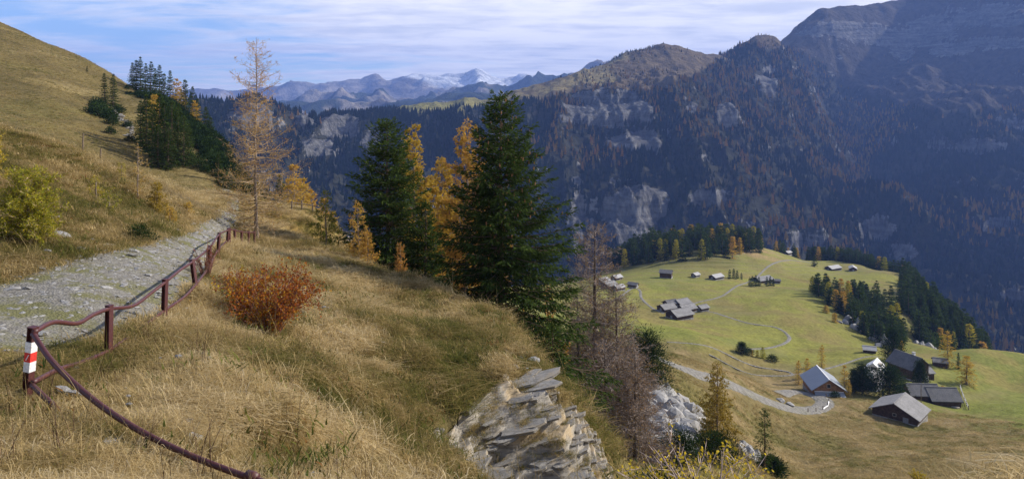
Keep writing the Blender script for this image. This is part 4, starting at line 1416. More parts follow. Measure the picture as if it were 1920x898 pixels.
for (px, d, H, R, sd, nbr, tw, lf, nm, lab, ti, mt, cat) in bank_spec:
    pr = larch(H, R, sd, nbr, tw, lf, 0.07, 0.02, z0=0.03, tint=ti, tw_w=0.010, crown=0.5, rise=0.45, r0=0.03)
    tag(tree_parts(nm, pr, M_larchbark, M_larchtwig, mt, put(px, d, -0.03), sd), lab, cat, 'larch regrowth on the bank')
# dark dwarf pine by the roadside
p3 = pine(0.5, 0.42, 81, 26, 60, 0.10, 0.018)
t = tree_parts('dwarf_pine', p3, M_bark, M_bark, M_pine, put(262, 22.2, -0.03)); tag(t, 'small dark dwarf pine beside the gravel road', 'shrub')
# pale branched shrub with yellow leaves in the foreground corner
sh = shrub(1.35, 1.25, 91, 34, 10, 0.05, 0.035, lambda p, rg: rg.normal(0.6, 0.2, len(p)) - 0.2 * sstep(p[:, 2], 0.9, 1.3), M_yellow, M_palestem, sub=9, thick=0.013)
tag(put_shrub('shrub', sh, (M_palestem, M_yellow), put(1315, 9.6, -0.35)), 'pale branched shrub with yellow leaves in the foreground', 'shrub')
sh = shrub(0.7, 0.8, 92, 30, 22, 0.05, 0.035, lambda p, rg: rg.normal(0.6, 0.2, len(p)), M_yellow, M_palestem, sub=8, thick=0.008)
tag(put_shrub('shrub', sh, (M_palestem, M_yellow), put(1190, 10.2, -0.1)), 'low yellow leaved shrub at the foot of the slate outcrop', 'shrub')
sh = shrub(0.75, 0.7, 93, 26, 24, 0.05, 0.035, lambda p, rg: rg.normal(0.55, 0.2, len(p)), M_yellow, M_palestem, sub=8, thick=0.008)
tag(put_shrub('shrub', sh, (M_palestem, M_yellow), put(1432, 9.4, -0.2)), 'low yellow leaved shrub beside the pale branched one', 'shrub')
sh = shrub(1.6, 1.5, 94, 40, 30, 0.12, 0.07, lambda p, rg: rg.normal(0.35, 0.2, len(p)), M_yellow, M_palestem, sub=8, thick=0.02)
tag(put_shrub('shrub', sh, (M_palestem, M_yellow), put(1722, 102, 0)), 'small bright yellow bush at the foot of the pasture slope', 'shrub')
for (px, d, H, R, sd, lab) in ((1236, 11.5, 0.8, 0.7, 95, 'dark green juniper mound below the slate outcrop'), (1175, 56, 2.2, 2.2, 96, 'dark dwarf pine mound among the gully rocks'), (1272, 55, 1.9, 1.7, 97, 'broad dwarf pine mound in front of the gully rocks'), (1446, 68, 1.6, 1.2, 98, 'bright green dwarf pine at the foot of the thin spruce'), (1340, 58, 2.0, 2.0, 99, 'dwarf pine mound under the thin yellow larch')):
    p3 = pine(H, R, sd, 44, 90, 0.15 * max(1, d / 30), 0.03 * max(1, d / 30))
    tag(tree_parts('dwarf_pine', p3, M_bark, M_bark, M_pine, put(px, d, -0.15 * H)), lab, 'shrub')

# ------------------------------------------------------------------ trees on the hill, the meadow and at the farm: shared shapes, one object each
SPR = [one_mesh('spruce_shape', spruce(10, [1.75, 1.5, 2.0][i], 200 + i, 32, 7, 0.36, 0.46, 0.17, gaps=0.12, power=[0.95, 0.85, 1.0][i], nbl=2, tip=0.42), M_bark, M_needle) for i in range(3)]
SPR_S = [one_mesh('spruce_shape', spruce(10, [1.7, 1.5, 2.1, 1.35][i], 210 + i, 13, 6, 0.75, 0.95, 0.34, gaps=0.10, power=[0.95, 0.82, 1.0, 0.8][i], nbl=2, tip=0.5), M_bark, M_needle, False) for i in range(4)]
LAR = [one_mesh('larch_shape', spruce(10, [1.9, 1.6][i], 220 + i, 18, 6, 0.5, 0.60, 0.17, gaps=0.25, power=0.7, nbl=2), M_larchbark, M_gold) for i in range(2)]
LAR_S = [one_mesh('larch_shape', spruce(10, [1.7, 1.5][i], 230 + i, 12, 6, 0.8, 0.9, 0.30, gaps=0.2, power=0.7, nbl=2), M_larchbark, M_gold, False) for i in range(2)]
OLV_S = [one_mesh('larch_shape', spruce(10, 1.6, 240, 12, 6, 0.8, 0.9, 0.30, gaps=0.15, power=0.7, nbl=2), M_larchbark, M_olive, False)]
PIN = [one_mesh('pine_shape', pine(10, 3.4, 250 + i, 80, 60, 0.75, 0.16), M_bark, M_pine) for i in range(2)]
SHB = [one_mesh('scrub_shape', pine(2, 1.7, 260 + i, 22, 40, 0.42, 0.13), M_bark, M_pine, False) for i in range(2)]


def stand(kind, shapes, px, d, H, label, cat, group, wide=1.0, dz=-0.25):
    o = obj(kind, shapes[random.randrange(len(shapes))], None, put(px, d, dz), (random.uniform(-.02, .02), random.uniform(-.02, .02), random.uniform(0, 6.28)))
    s = H / 10.0
    o.scale = (s * wide * random.uniform(.9, 1.12), s * wide * random.uniform(.9, 1.12), s)
    return tag(o, label, cat, group)


g = 'trees on the grassy hill'
for (px, d, H, lab) in ((196, 165, 6.8, 'left one of the spruce pair on the open hill'), (212, 163, 7.6, 'right one of the spruce pair on the open hill'), (163, 215, 2.0, 'tiny lone spruce high on the open hill'),
                        (409, 101, 4.6, 'dark spruce standing apart at the foot of the hill'), (424, 98, 2.9, 'small spruce next to the lone one at the foot of the hill'), (436, 95, 2.3, 'smallest spruce at the foot of the hill by the path')):
    stand('spruce_tree', SPR, px, d, H, lab, 'tree', g)
ORD = ['first', 'second', 'third', 'fourth', 'fifth', 'sixth', 'seventh', 'eighth', 'ninth', 'tenth', 'eleventh', 'twelfth', 'thirteenth', 'fourteenth', 'fifteenth', 'sixteenth']
for i, (px, d, H) in enumerate(sorted([(247, 225, 6.5), (255, 222, 7.5), (264, 222, 8.8), (273, 220, 7.8), (282, 214, 8.6), (291, 212, 7.6), (299, 208, 9.0), (307, 203, 8.0), (319, 196, 8.6), (347, 180, 8.2), (361, 172, 7.4), (386, 160, 6.8), (395, 158, 7.0), (403, 152, 6.6), (370, 170, 6.2), (330, 200, 7.0)])):
    stand('spruce_tree', SPR, px, d, H * 1.3, ORD[i] + ' spruce from the upper end of the ridge row on the hill', 'tree', g + ', ridge row')
for (px, d, H, lab) in ((334, 188, 9.6, 'tall orange larch in the ridge row of the hill'), (340, 184, 7.8, 'shorter orange larch next to the tall one in the ridge row'), (366, 168, 6.6, 'yellow larch low in the ridge row of the hill'), (288, 205, 3.0, 'small rusty larch in front of the ridge row')):
    stand('larch_tree', LAR, px, d, H, lab, 'tree', g, 1.2)
for i, (px, d, H) in enumerate([(264, 118, 6.0), (275, 114, 7.4), (286, 112, 6.6), (298, 109, 8.0), (309, 108, 7.2), (321, 106, 7.6), (333, 107, 7.0), (344, 105, 6.2), (354, 106, 5.0), (315, 102, 5.4), (296, 102, 5.2)]):
    stand('spruce_tree', SPR, px, d, H * 1.2, (ORD[i] + ' spruce along the back of the clump on the lower hill, counted from the bushes') if i < 9 else ('small spruce at the front of the clump on the lower hill, nearer the path' if i == 9 else 'small spruce at the front of the clump on the lower hill, nearer the bushes'), 'tree', g + ', lower clump', 1.1)
for (px, d, H, lab) in ((290, 117, 8.6, 'orange larch poking out of the spruce clump on the lower hill'), (283, 119, 8.0, 'rusty larch at the back of the spruce clump on the lower hill')):
    stand('larch_tree', LAR, px, d, H, lab, 'tree', g)
for (px, d, s) in [(180, 152, 3.6), (186, 150, 3.0), (175, 140, 3.2), (183, 138, 3.6), (199, 140, 3.8), (205, 136, 3.4), (211, 128, 2.6), (207, 122, 2.0), (225, 160, 2.6), (218, 158, 2.2), (378, 105, 2.4), (388, 104, 1.8), (355, 108, 2.0), (370, 108, 2.2), (240, 130, 2.0), (243, 118, 1.8)]:
    o = stand('dwarf_pine', SHB, px, d, s * 3.0, 'dark dwarf pine bush on the flank of the hill', 'shrub', 'dwarf pine bushes on the hill')
for (px, d, H, kind, lab) in ((552, 92, 9.4, 'L', 'tallest golden larch past the end of the path'), (562, 95, 9.0, 'L', 'golden larch second from the bare larch past the path end'), (575, 98, 8.4, 'L', 'golden larch in the middle of the group past the path end'), (588, 100, 8.0, 'S', 'dark spruce between the golden larches past the path end'), (600, 102, 8.0, 'L', 'golden larch last in the group past the path end'), (540, 100, 8.6, 'L', 'rusty larch just behind the bare larch'), (628, 104, 8.2, 'L', 'pale larch beside the slender spruce'), (640, 106, 7.8, 'S', 'dark spruce low behind the slender spruce'), (525, 98, 8.0, 'S', 'dark spruce behind the bare larch'), (568, 82, 6.4, 'L', 'front golden larch below the path end'), (583, 80, 5.6, 'L', 'bushy golden larch beside the short wooden fence'), (606, 84, 6.6, 'L', 'golden larch in front of the last of the group past the path end'), (622, 88, 6.8, 'L', 'orange larch between the olive larch and the slender spruce')):
    stand('larch_tree' if kind == 'L' else 'spruce_tree', LAR if kind == 'L' else SPR, px, d, H, lab, 'tree', 'trees past the end of the path', 1.15)


def wood(n, pxr, dr, H, frac, lab_s, lab_l, grp, inside=None, seed=0, sep=4.2, olive=0.15):
    rg = np.random.default_rng(seed)
    done = []
    tries = 0
    while len(done) < n and tries < n * 60:
        tries += 1
        px = rg.uniform(*pxr); d = rg.uniform(*dr)
        if inside is not None and not inside(px, d):
            continue
        x = (px - 960) / F * d
        if any((x - a) ** 2 + (d - b) ** 2 < sep ** 2 for a, b in done):
            continue
        done.append((x, d))
        r = rg.random()
        fr = frac(px, d) if callable(frac) else frac
        h = rg.uniform(*H)
        if r < fr:
            stand('larch_tree', LAR_S, px, d, h, lab_l, 'tree', grp, 1.15)
        elif r < fr + olive:
            stand('larch_tree', OLV_S, px, d, h, lab_l.replace('golden', 'olive'), 'tree', grp, 1.1)
        else:
            stand('spruce_tree', SPR_S, px, d, h, lab_s, 'tree', grp, 1.25)


hill_edge = lambda px: np.interp(px, [1130, 1160, 1200, 1260, 1320, 1380, 1430], [545, 540, 522, 520, 515, 540, 575])
wood(125, (1140, 1432), (510, 660), (11, 18), lambda px, d: 0.30 * sstep(px, 1300, 1400) + 0.04, 'dark spruce in the dense wood on the knoll above the meadow', 'golden larch in the dense wood on the knoll above the meadow', 'wood on the knoll', lambda px, d: hill_edge(px) < d < np.interp(px, [1140, 1200, 1430], [590, 640, 650]), 301, 4.6, 0.12)
wood(16, (1452, 1500), (610, 665), (7, 12), 0.3, 'dark spruce in the small stand by the upper track', 'golden larch in the small stand by the upper track', 'stand by the upper track', None, 302)
wood(48, (1505, 1705), (550, 690), (9, 14), 0.05, 'dark spruce in the row along the far rim of the meadow', 'golden larch in the row along the far rim of the meadow', 'row along the far rim', lambda px, d: d > np.interp(px, [1500, 1560, 1640, 1705], [632, 632, 615, 556]) and d < np.interp(px, [1500, 1560, 1640, 1705], [662, 662, 650, 596]), 303, 3.6, 0.08)
wood(84, (1690, 1850), (345, 600), (11, 17), 0.05, 'dark spruce on the steep wooded edge above the gorge', 'golden larch on the steep wooded edge above the gorge', 'wood on the gorge edge', lambda px, d: (px - 1700) * 0.9 + 0 > (560 - d) * 0.02 and d < 590 - (px - 1690) * 0.8 and d > np.interp(px, [1690, 1740, 1850], [400, 355, 395]), 304, 4.4, 0.14)
wood(58, (1520, 1695), (325, 440), (8, 13), 0.08, 'dark spruce in the ravine wood behind the farm', 'golden larch in the ravine wood behind the farm', 'wood in the ravine', lambda px, d: np.interp(px, [1520, 1560, 1600, 1640, 1695], [415, 375, 345, 328, 322]) < d < np.interp(px, [1520, 1560, 1640, 1695], [432, 428, 430, 400]), 305, 4.2, 0.14)
for i, (px, d, H, lab) in enumerate([(1406, 440, 6, 'front spruce'), (1411, 443, 6.5, 'spruce'), (1417, 447, 7, 'spruce'), (1423, 450, 6, 'spruce'), (1438, 452, 6, 'spruce'), (1444, 455, 6.5, 'spruce'), (1450, 458, 5, 'spruce')]):
    stand('spruce_tree', SPR_S, px, d, H, 'small dark spruce in the short row on the open meadow', 'tree', 'short row on the open meadow', 1.2)
for px, d, H in [(1368, 465, 6), (1376, 468, 6.5), (1382, 470, 5.5), (1390, 473, 4.5)]:
    stand('spruce_tree', SPR_S, px, d, H, 'small spruce in the little row under the knoll', 'tree', 'little row under the knoll', 1.2)
stand('spruce_tree', SPR_S, 1527, 588, 9, 'lone dark spruce by the highest barns of the meadow', 'tree', 'lone trees on the meadow', 1.4)
for px, d, H, sh_, lab in [(1391, 254, 4.2, PIN, 'round dark pine at the end of the low hedge row'), (1402, 256, 2.0, SHB, 'dark bush next to the round pine in the low hedge row'), (1410, 256, 2.2, LAR_S, 'yellow bush in the low hedge row'), (1420, 256, 2.6, OLV_S, 'olive bush in the low hedge row'), (1431, 256, 4.0, OLV_S, 'olive tree at the far end of the low hedge row'), (1448, 254, 2.0, SHB, 'tiny pine just past the low hedge row')]:
    stand('pine_tree' if sh_ is PIN else 'larch_tree' if sh_ is not SHB else 'dwarf_pine', sh_, px, d, H if sh_ is not SHB else H * 5, lab, 'tree' if sh_ is not SHB else 'shrub', 'low hedge row on the meadow', 1.3)
# farm trees
for (kind, sh_, px, d, H, wd, lab) in [
  ('pine_tree', PIN, 1674, 258, 11.5, 0.85, 'round dark pine behind the white chalet'), ('pine_tree', PIN, 1667, 210, 9.6, 1.35, 'broadest dark pine in front of the white chalet'),
  ('pine_tree', PIN, 1602, 216, 6.6, 0.85, 'smaller of the twin pines right of the metal roofed house'), ('pine_tree', PIN, 1617, 214, 8.4, 1.0, 'larger of the twin pines right of the metal roofed house'),
  ('pine_tree', PIN, 1725, 232, 8.2, 0.75, 'narrow dark pine before the brown chalet'), ('larch_tree', LAR, 1498, 226, 7.4, 1.1, 'orange larch left of the metal roofed house'), ('larch_tree', LAR, 1513, 232, 6.2, 1.3, 'pale orange larch touching the metal roofed house'),
  ('larch_tree', LAR, 1541, 246, 7.4, 1.2, 'yellow larch behind the metal roofed house'), ('larch_tree', LAR, 1583, 212, 8.4, 1.0, 'thin yellow larch between the metal roofed house and the twin pines'), ('larch_tree', LAR, 1592, 208, 5.0, 1.1, 'short orange larch next to the thin yellow one'),
  ('larch_tree', LAR, 1777, 262, 13.0, 1.3, 'tall yellow green larch behind the long barn'), ('larch_tree', LAR, 1812, 245, 9.5, 1.9, 'broad brown orange tree right of the long barn'), ('spruce_tree', SPR, 1797, 262, 6.0, 1.0, 'slim dark spruce between the two larches behind the long barn'),
  ('larch_tree', LAR, 1690, 300, 5.5, 1.3, 'golden larch at the mouth of the ravine'), ('dwarf_pine', SHB, 1566, 205, 8.0, 1.0, 'dark bush at the corner of the metal roofed house'),
  ('larch_tree', LAR_S, 1768, 232, 2.4, 2.4, 'rusty low bush beside the long barn'), ('larch_tree', LAR_S, 1565, 345, 4.5, 2.0, 'orange bush at the near end of the ravine wood'), ('larch_tree', LAR_S, 1549, 362, 3.6, 2.4, 'second orange bush along the ravine wood')]:
    stand(kind, sh_, px, d, H, lab, 'tree' if kind != 'dwarf_pine' else 'shrub', 'trees around the farm', wd)

# the parts of the woods that close up into one mass
def infill(name, n, pxr, dr, inside, H, label, seed):
    rg = np.random.default_rng(seed)
    px = rg.uniform(*pxr, n * 6); d = rg.uniform(*dr, n * 6)
    ok = np.array([inside(a, b) for a, b in zip(px, d)]); px, d = px[ok][:n], d[ok][:n]; n = len(px)
    h = rg.uniform(*H, n) / 10
    scatter(name, np.stack([(px - 960) / F * d, d, ground(px, d) - 0.3], 1), np.stack([np.zeros(n), np.zeros(n), rg.uniform(0, 6.28, n)], 1), np.stack([h * 1.35, h * 1.35, h], 1), rg.random(n), rg.integers(0, 4, n), [source('spruce', m) for m in SPR_S], label)


infill('knoll_wood', 110, (1140, 1432), (510, 660), lambda px, d: hill_edge(px) + 12 < d < np.interp(px, [1140, 1200, 1430], [590, 640, 650]), (11, 17), 'dark closed canopy of the wood on the knoll', 311)
infill('rim_wood', 130, (1515, 1725), (540, 690), lambda px, d: np.interp(px, [1500, 1560, 1640, 1700, 1725], [640, 640, 622, 566, 540]) < d < np.interp(px, [1500, 1560, 1640, 1725], [668, 670, 660, 600]), (9, 14), 'dark closed belt of trees along the far rim of the meadow', 312)
infill('gorge_wood', 190, (1690, 1852), (345, 620), lambda px, d: d < 610 - (px - 1690) * 0.9 and d > np.interp(px, [1690, 1740, 1850], [410, 360, 395]), (10, 16), 'dark closed canopy of the steep wood above the gorge', 313)
infill('ravine_wood', 70, (1525, 1695), (328, 440), lambda px, d: np.interp(px, [1520, 1560, 1600, 1640, 1695], [417, 378, 348, 330, 324]) < d < np.interp(px, [1520, 1560, 1640, 1695], [430, 426, 428, 400]), (6, 11), 'dark undergrowth of the ravine wood', 314)

# dwarf pine carpet on the hill's flank: one mass
n = 1300
u = rng.random(n)
px_ = 250 + 215 * u + rng.normal(0, 13, n)
d_ = np.interp(px_, [240, 300, 340, 380, 420, 470], [215, 190, 170, 150, 128, 105]) + rng.normal(-7, 8, n)
ok = (px_ > 235) & (px_ < 492)
px_, d_ = px_[ok], d_[ok]; n = len(px_)
ssrc = [source('scrub', m) for m in SHB]
s_ = rng.uniform(0.5, 1.1, n) * np.interp(px_, [240, 330, 460], [0.5, 0.95, 1.05])
scatter('dwarf_pine_scrub', np.stack([(px_ - 960) / F * d_, d_, ground(px_, d_) - 0.3], 1), np.stack([np.zeros(n), np.zeros(n), rng.uniform(0, 6.28, n)], 1), np.stack([s_, s_, s_], 1), rng.random(n), rng.integers(0, 2, n), ssrc, 'carpet of dark dwarf pine down the ridge of the hill')
# ------------------------------------------------------------------ the steel railing
def paint_material(name, col, rough=0.45, rust=0.5):
    m, t, out = material(name)
    tcn = t.node('ShaderNodeTexCoord')
    n = t.noise(tcn.outputs['Object'], 9.0, 6, 0.65)
    n2 = t.noise(tcn.outputs['Object'], 40.0, 4, 0.6)
    c = t.ramp(n2, [(0.3, tuple(x * 0.75 for x in col)), (0.7, tuple(x * 1.2 for x in col))])
    c = t.mix(t.math('MULTIPLY', t.smooth(n, 0.56, 0.66), rust), c, (0.13, 0.05, 0.022))
    b = t.node('ShaderNodeBsdfPrincipled')
    t.link(c, b.inputs['Base Color'])
    b.inputs['Roughness'].default_value = rough
    b.inputs['Specular IOR Level'].default_value = 0.4
    t.link(t.bump(n2, 0.4, 0.002), b.inputs['Normal'])
    t.link(b.outputs[0], out.inputs[0])
    return m


M_rail = paint_material('oxide_red_paint', (0.072, 0.021, 0.020), 0.48)
M_white = paint_material('white_paint', (0.72, 0.71, 0.69), 0.5, 0.12)
M_redp = paint_material('red_paint', (0.60, 0.035, 0.025), 0.5, 0.1)

# (column, row of the foot, row of the head, depth, lean of the head in px)
POSTS = [(50, 748, 614, 8.8, 12), (203, 676, 573, 11.4, 2), (307, 608, 524, 14.2, 3), (368, 540, 487, 17.3, -8), (394, 512, 461, 22, -1), (408, 486, 437, 26, 3), (425, 468, 429, 30, 3), (430, 462, 428, 31, 0), (440, 461, 430, 33, 0), (453, 463, 433, 34.5, 0), (466, 461, 434, 35.6, 0), (477, 460, 434, 36.6, 0)]
fence = empty('steel_railing', tuple(G(50, 8.8)))
tag(fence, 'bent dark red steel railing with two pipes beside the gravel road', 'railing')
F0 = np.array(fence.location)
uppers, lowers = [], []
for i, (px, fy, hy, d, lean) in enumerate(POSTS):
    foot = G(px, d); foot[2] = min(foot[2], P(px, fy, d)[2])
    head = P(px + lean, hy, d)
    ax = unit(head - foot)
    xdir = unit(np.cross(np.array([0.25, 1, 0]), ax)); ydir = np.cross(ax, xdir)
    Mx = np.eye(4); Mx[:3, 0] = xdir; Mx[:3, 1] = ydir; Mx[:3, 2] = ax; Mx[:3, 3] = foot - F0
    L = np.linalg.norm(head - foot)
    h = 0.042
    b = MB()
    b.box((-h, -h, -0.3), (-h + 0.010, h, L), Mx); b.box((h - 0.010, -h, -0.3), (h, h, L), Mx); b.box((-h + 0.010, -0.005, -0.3), (h - 0.010, 0.005, L - 0.002), Mx)
    b.box((-h - 0.004, -h - 0.004, L + 0.0005), (h + 0.004, h + 0.004, L + 0.012), Mx)
    p = b.build('post', M_rail, fence)
    if i == 0:
        p['label'] = 'corner post painted with a white red white trail mark'
        zs = [(0.395, 0.535, 'white_band', M_white), (0.535, 0.665, 'red_band', M_redp), (0.665, 0.81, 'white_band', M_white)]
        for (a0, a1, nm, mt) in zs:
            q = MB()
            e = 0.003
            # sleeve of paint wrapped round the section
            q.box((-h - e, -h - e, a0 * L), (h + e, -h + 0.0005 - 0.001, a1 * L), Mx)
            q.box((-h - e, h + 0.0005, a0 * L), (h + e, h + e, a1 * L), Mx)
            q.box((-h - e, -h - 0.0005, a0 * L), (-h - 0.0005, h + 0.0005, a1 * L), Mx)
            q.box((h + 0.0005, -h - 0.0005, a0 * L), (h + e, h + 0.0005, a1 * L), Mx)
            bo = q.build(nm, mt, p)
        q = MB()
        zc_ = 0.60 * L
        sl = np.array([[-0.022, -h - e - 0.002, zc_ - 0.035], [-0.010, -h - e - 0.002, zc_ - 0.035], [0.026, -h - e - 0.002, zc_ + 0.035], [0.014, -h - e - 0.002, zc_ + 0.035]])
        sl = np.vstack([sl, sl + [0, 0.0015, 0]]) @ Mx[:3, :3].T + Mx[:3, 3]
        q.add(sl, [(0, 1, 2, 3), (7, 6, 5, 4), (0, 4, 5, 1), (1, 5, 6, 2), (2, 6, 7, 3), (3, 7, 4, 0)])
        q.build('paint_scratch', M_white, p)
    uppers.append(head - ax * 0.05 + ydir * -0.0 - F0); lowers.append(foot + ax * 0.30 * L - F0)
side = np.array([0.0, -0.05, 0])


def pipe(name, pts, n, r=0.031):
    b = MB(); b.tube(spline(pts, n), r, 10)
    return b.build(name, M_rail, fence, True)


up = [P(64, 622, 8.75) - F0, P(100, 604, 9.4) - F0, P(145, 606, 10.1) - F0, P(175, 590, 10.7) - F0, uppers[1], P(250, 573, 12.6) - F0, P(285, 548, 13.6) - F0, uppers[2], P(338, 506, 15.8) - F0] + uppers[3:]
lo_ = [P(62, 716, 8.75) - F0, P(110, 692, 9.7) - F0, P(150, 680, 10.4) - F0, P(203, 657, 11.4) - F0, P(255, 623, 12.8) - F0, P(307, 583, 14.2) - F0, P(345, 557, 15.9) - F0, P(368, 532, 17.3) - F0, P(385, 510, 20) - F0, P(396, 492, 22.5) - F0, P(408, 470, 26) - F0, P(424, 452, 30) - F0]
pipe('upper_rail', up, 120)
pipe('lower_rail', lo_, 90)
pipe('upper_rail', [P(62, 626, 8.75) - F0, P(100, 680, 8.35) - F0, P(170, 745, 7.9) - F0, P(250, 800, 7.5) - F0, P(340, 846, 7.2) - F0, P(430, 882, 6.95) - F0, P(520, 912, 6.7) - F0], 60)
gl = [P(60, 722, 8.72) - F0, P(95, 755, 8.4) - F0, P(130, 788, 8.1) - F0, P(175, 830, 7.75) - F0, P(230, 868, 7.45) - F0, P(275, 900, 7.2) - F0]
pipe('lower_rail', gl, 40)
b = MB(); b.tube([P(462, 889, 6.86) - F0, P(474, 894, 6.84) - F0, P(482, 897, 6.82) - F0], [0.046, 0.055, 0.046], 10); b.build('pipe_coupling', M_rail, fence, True)

# short wooden fence by the far end of the path
M_oldwood = simple_mat('weathered_wood', (0.17, 0.13, 0.095), 0.9, 0.1, 0.25, 5.0)
wf = empty('wooden_fence', tuple(G(547, 58)))
W0 = np.array(wf.location)
for px, d in ((547, 58), (566, 58.5), (586, 59)):
    b = MB(); g0 = G(px, d) - W0; b.tube([g0 - [0, 0, 0.2], g0 + [0, 0, 0.75]], 0.06, 6); b.build('post', M_oldwood, wf)
b = MB(); b.tube([G(545, 58) - W0 + [0, 0, 0.62], G(588, 59) - W0 + [0, 0, 0.60]], 0.045, 6); b.build('rail', M_oldwood, wf)
tag(wf, 'short wooden fence past the end of the path', 'fence')
for (px, d, h, lab) in ((155, 38, 1.15, 'taller grey wooden stake on the crest of the bank'), (188, 39, 0.75, 'shorter grey wooden stake on the crest of the bank')):
    b = MB(); b.tube([(0, 0, -0.2), (0.01, 0, h * 0.5), (0.03, 0, h)], [0.05, 0.045, 0.03], 6)
    tag(b.build('wooden_stake', M_oldwood, None, loc=tuple(G(px, d))), lab, 'stake')

# ------------------------------------------------------------------ rocks
def slate_material(name, a, b_, warm, band):
    m, t, out = material(name)
    tcn = t.node('ShaderNodeTexCoord'); oi = t.node('ShaderNodeObjectInfo')
    v = tcn.outputs['Object']
    mpn = t.node('ShaderNodeMapping'); mpn.inputs['Scale'].default_value = (1, 1, band)
    t.link(v, mpn.inputs[0])
    n = t.noise(mpn.outputs[0], 3.0, 8, 0.68, 0.4)
    n2 = t.noise(v, 1.2, 4, 0.6)
    c = t.ramp(n, [(0.28, a), (0.72, b_)])
    c = t.mix(t.math('MULTIPLY', t.smooth(n2, 0.48, 0.68), 0.7), c, warm)
    c = t.mix(1.0, c, t.ramp(oi.outputs['Random'], [(0, (0.78, 0.78, 0.8)), (1, (1.15, 1.13, 1.1))]), 'MULTIPLY')
    b = t.node('ShaderNodeBsdfPrincipled')
    t.link(c, b.inputs['Base Color'])
    b.inputs['Roughness'].default_value = 0.8; b.inputs['Specular IOR Level'].default_value = 0.25
    t.link(t.bump(n, 0.8, 0.03), b.inputs['Normal'])
    t.link(b.outputs[0], out.inputs[0])
    return m


M_slate = slate_material('slate', (0.15, 0.14, 0.12), (0.42, 0.395, 0.345), (0.40, 0.32, 0.20), 9.0)
M_scree = slate_material('scree', (0.10, 0.095, 0.085), (0.24, 0.23, 0.21), (0.2, 0.17, 0.12), 2.0)
M_bed = slate_material('bedded_slate', (0.10, 0.09, 0.075), (0.40, 0.365, 0.305), (0.42, 0.31, 0.165), 7.0)
M_slate2 = slate_material('limestone', (0.16, 0.155, 0.15), (0.42, 0.415, 0.40), (0.30, 0.28, 0.24), 2.0)


def slab_mesh(seed, nv=9, taper=0.1):
    """irregular flat plate, radius about 1, thickness 1, ragged edge in two layers"""
    rg = np.random.default_rng(seed)
    a = np.sort((np.arange(nv) + rg.uniform(-0.35, 0.35, nv)) / nv * 6.283)
    r = rg.uniform(0.6, 1.1, nv)
    lay = []
    for z, k in ((-0.5, 0.93), (-0.05, 1.0), (0.0, 0.93), (0.42, 0.97), (0.5, 0.9)):
        rr = r * k * rg.uniform(0.94, 1.05, nv)
        lay.append(np.stack([np.cos(a) * rr * 1.25, np.sin(a) * rr * 0.8, z + rg.normal(0, 0.05, nv)], 1))
    v = np.concatenate(lay)
    f = []
    for l in range(4):
        f += [[l * nv + i, l * nv + (i + 1) % nv, (l + 1) * nv + (i + 1) % nv, (l + 1) * nv + i] for i in range(nv)]
    mb = MB(); mb.add(v, f + [tuple(range(nv))[::-1], tuple(range(4 * nv, 5 * nv))])
    return mb


def rock_mesh(seed, mat, sub=2, rough=0.28, flat=0.8):
    import bmesh
    bm = bmesh.new()
    bmesh.ops.create_icosphere(bm, subdivisions=sub, radius=1.0)
    rg = np.random.default_rng(seed)
    pl = unit(rg.normal(size=(9, 3))); ds = rg.uniform(0.55, 0.9, 9)
    off = rg.uniform(0, 50, 3)
    for v in bm.verts:
        p = np.array(v.co)
        for n_, d_0 in zip(pl, ds):          # cut facets
            e = p @ n_ - d_0
            if e > 0:
                p = p - n_ * e
        p *= 1 + rough * (float(fbm(np.array([p[0] * 2 + off[0]]), np.array([p[1] * 2 + p[2] * 1.7 + off[1]]), 3, seed)[0]) - 0.5)
        v.co = Vector(p * [1, 1, flat])
    me = bpy.data.meshes.new('rock'); bm.to_mesh(me); bm.free()
    me.materials.append(mat)
    return me


SLABS = [slab_mesh(400 + i, 7 + i % 5).mesh('slab', M_slate) for i in range(10)]
ROCKS_ = [rock_mesh(440 + i, M_scree, 1, 0.5) for i in range(3)]
ROCKM = [rock_mesh(420 + i, M_slate2, 2, 0.5) for i in range(6)]
oc = empty('slate_outcrop', tuple(G(960, 18.2)))
O0 = np.array(oc.location)
tag(oc, 'pale slate outcrop of broken tilted plates at the edge of the slope', 'rock')
rg = np.random.default_rng(77)
edge_l = lambda row: np.interp(row, [690, 720, 770, 800, 830, 900], [950, 925, 865, 795, 830, 900])
edge_r = lambda row: np.interp(row, [690, 740, 770, 830, 900], [1000, 1010, 1085, 1100, 1135])
# the bedded mass itself: one rock surface stepped along its bedding
uu, vv_ = np.meshgrid(np.linspace(780, 1150, 250), np.linspace(15.0, 20.8, 190))
bz = ground(uu, vv_, True)
bx_ = (uu - 960) / F * vv_
brow_ = HOR - bz / vv_ * F
inside_ = np.clip(outcrop(uu + (fbm(bx_ / 0.3, vv_ / 0.3, 3, 141) - 0.5) * 50, brow_ + (fbm(bx_ / 0.25, vv_ / 0.3, 3, 145) - 0.5) * 26) * 1.3, 0, 1)
s_bed = 0.10
hgt = bz - 0.02 + (fbm(bx_ / 1.5, vv_ / 1.0, 3, 142) - 0.5) * 0.55
q_ = hgt - 0.30 * bx_ + 0.04 * vv_ + (fbm(bx_ / 1.6, vv_ / 1.2, 3, 143) - 0.5) * 0.22
for bed, am in ((0.36, 0.9), (0.12, 0.8)):
    fr_ = q_ / bed - np.floor(q_ / bed)
    dlt = (sstep(fr_, 0.55, 0.95) - fr_) * bed * am
    hgt = hgt + dlt; q_ = q_ + dlt
hgt += (fbm(bx_ / 0.12, vv_ / 0.12, 3, 144) - 0.5) * 0.03
hgt = np.where(inside_ > 0.02, bz - 0.45 + (hgt - bz + 0.45) * inside_ ** 0.6, bz - 0.45)
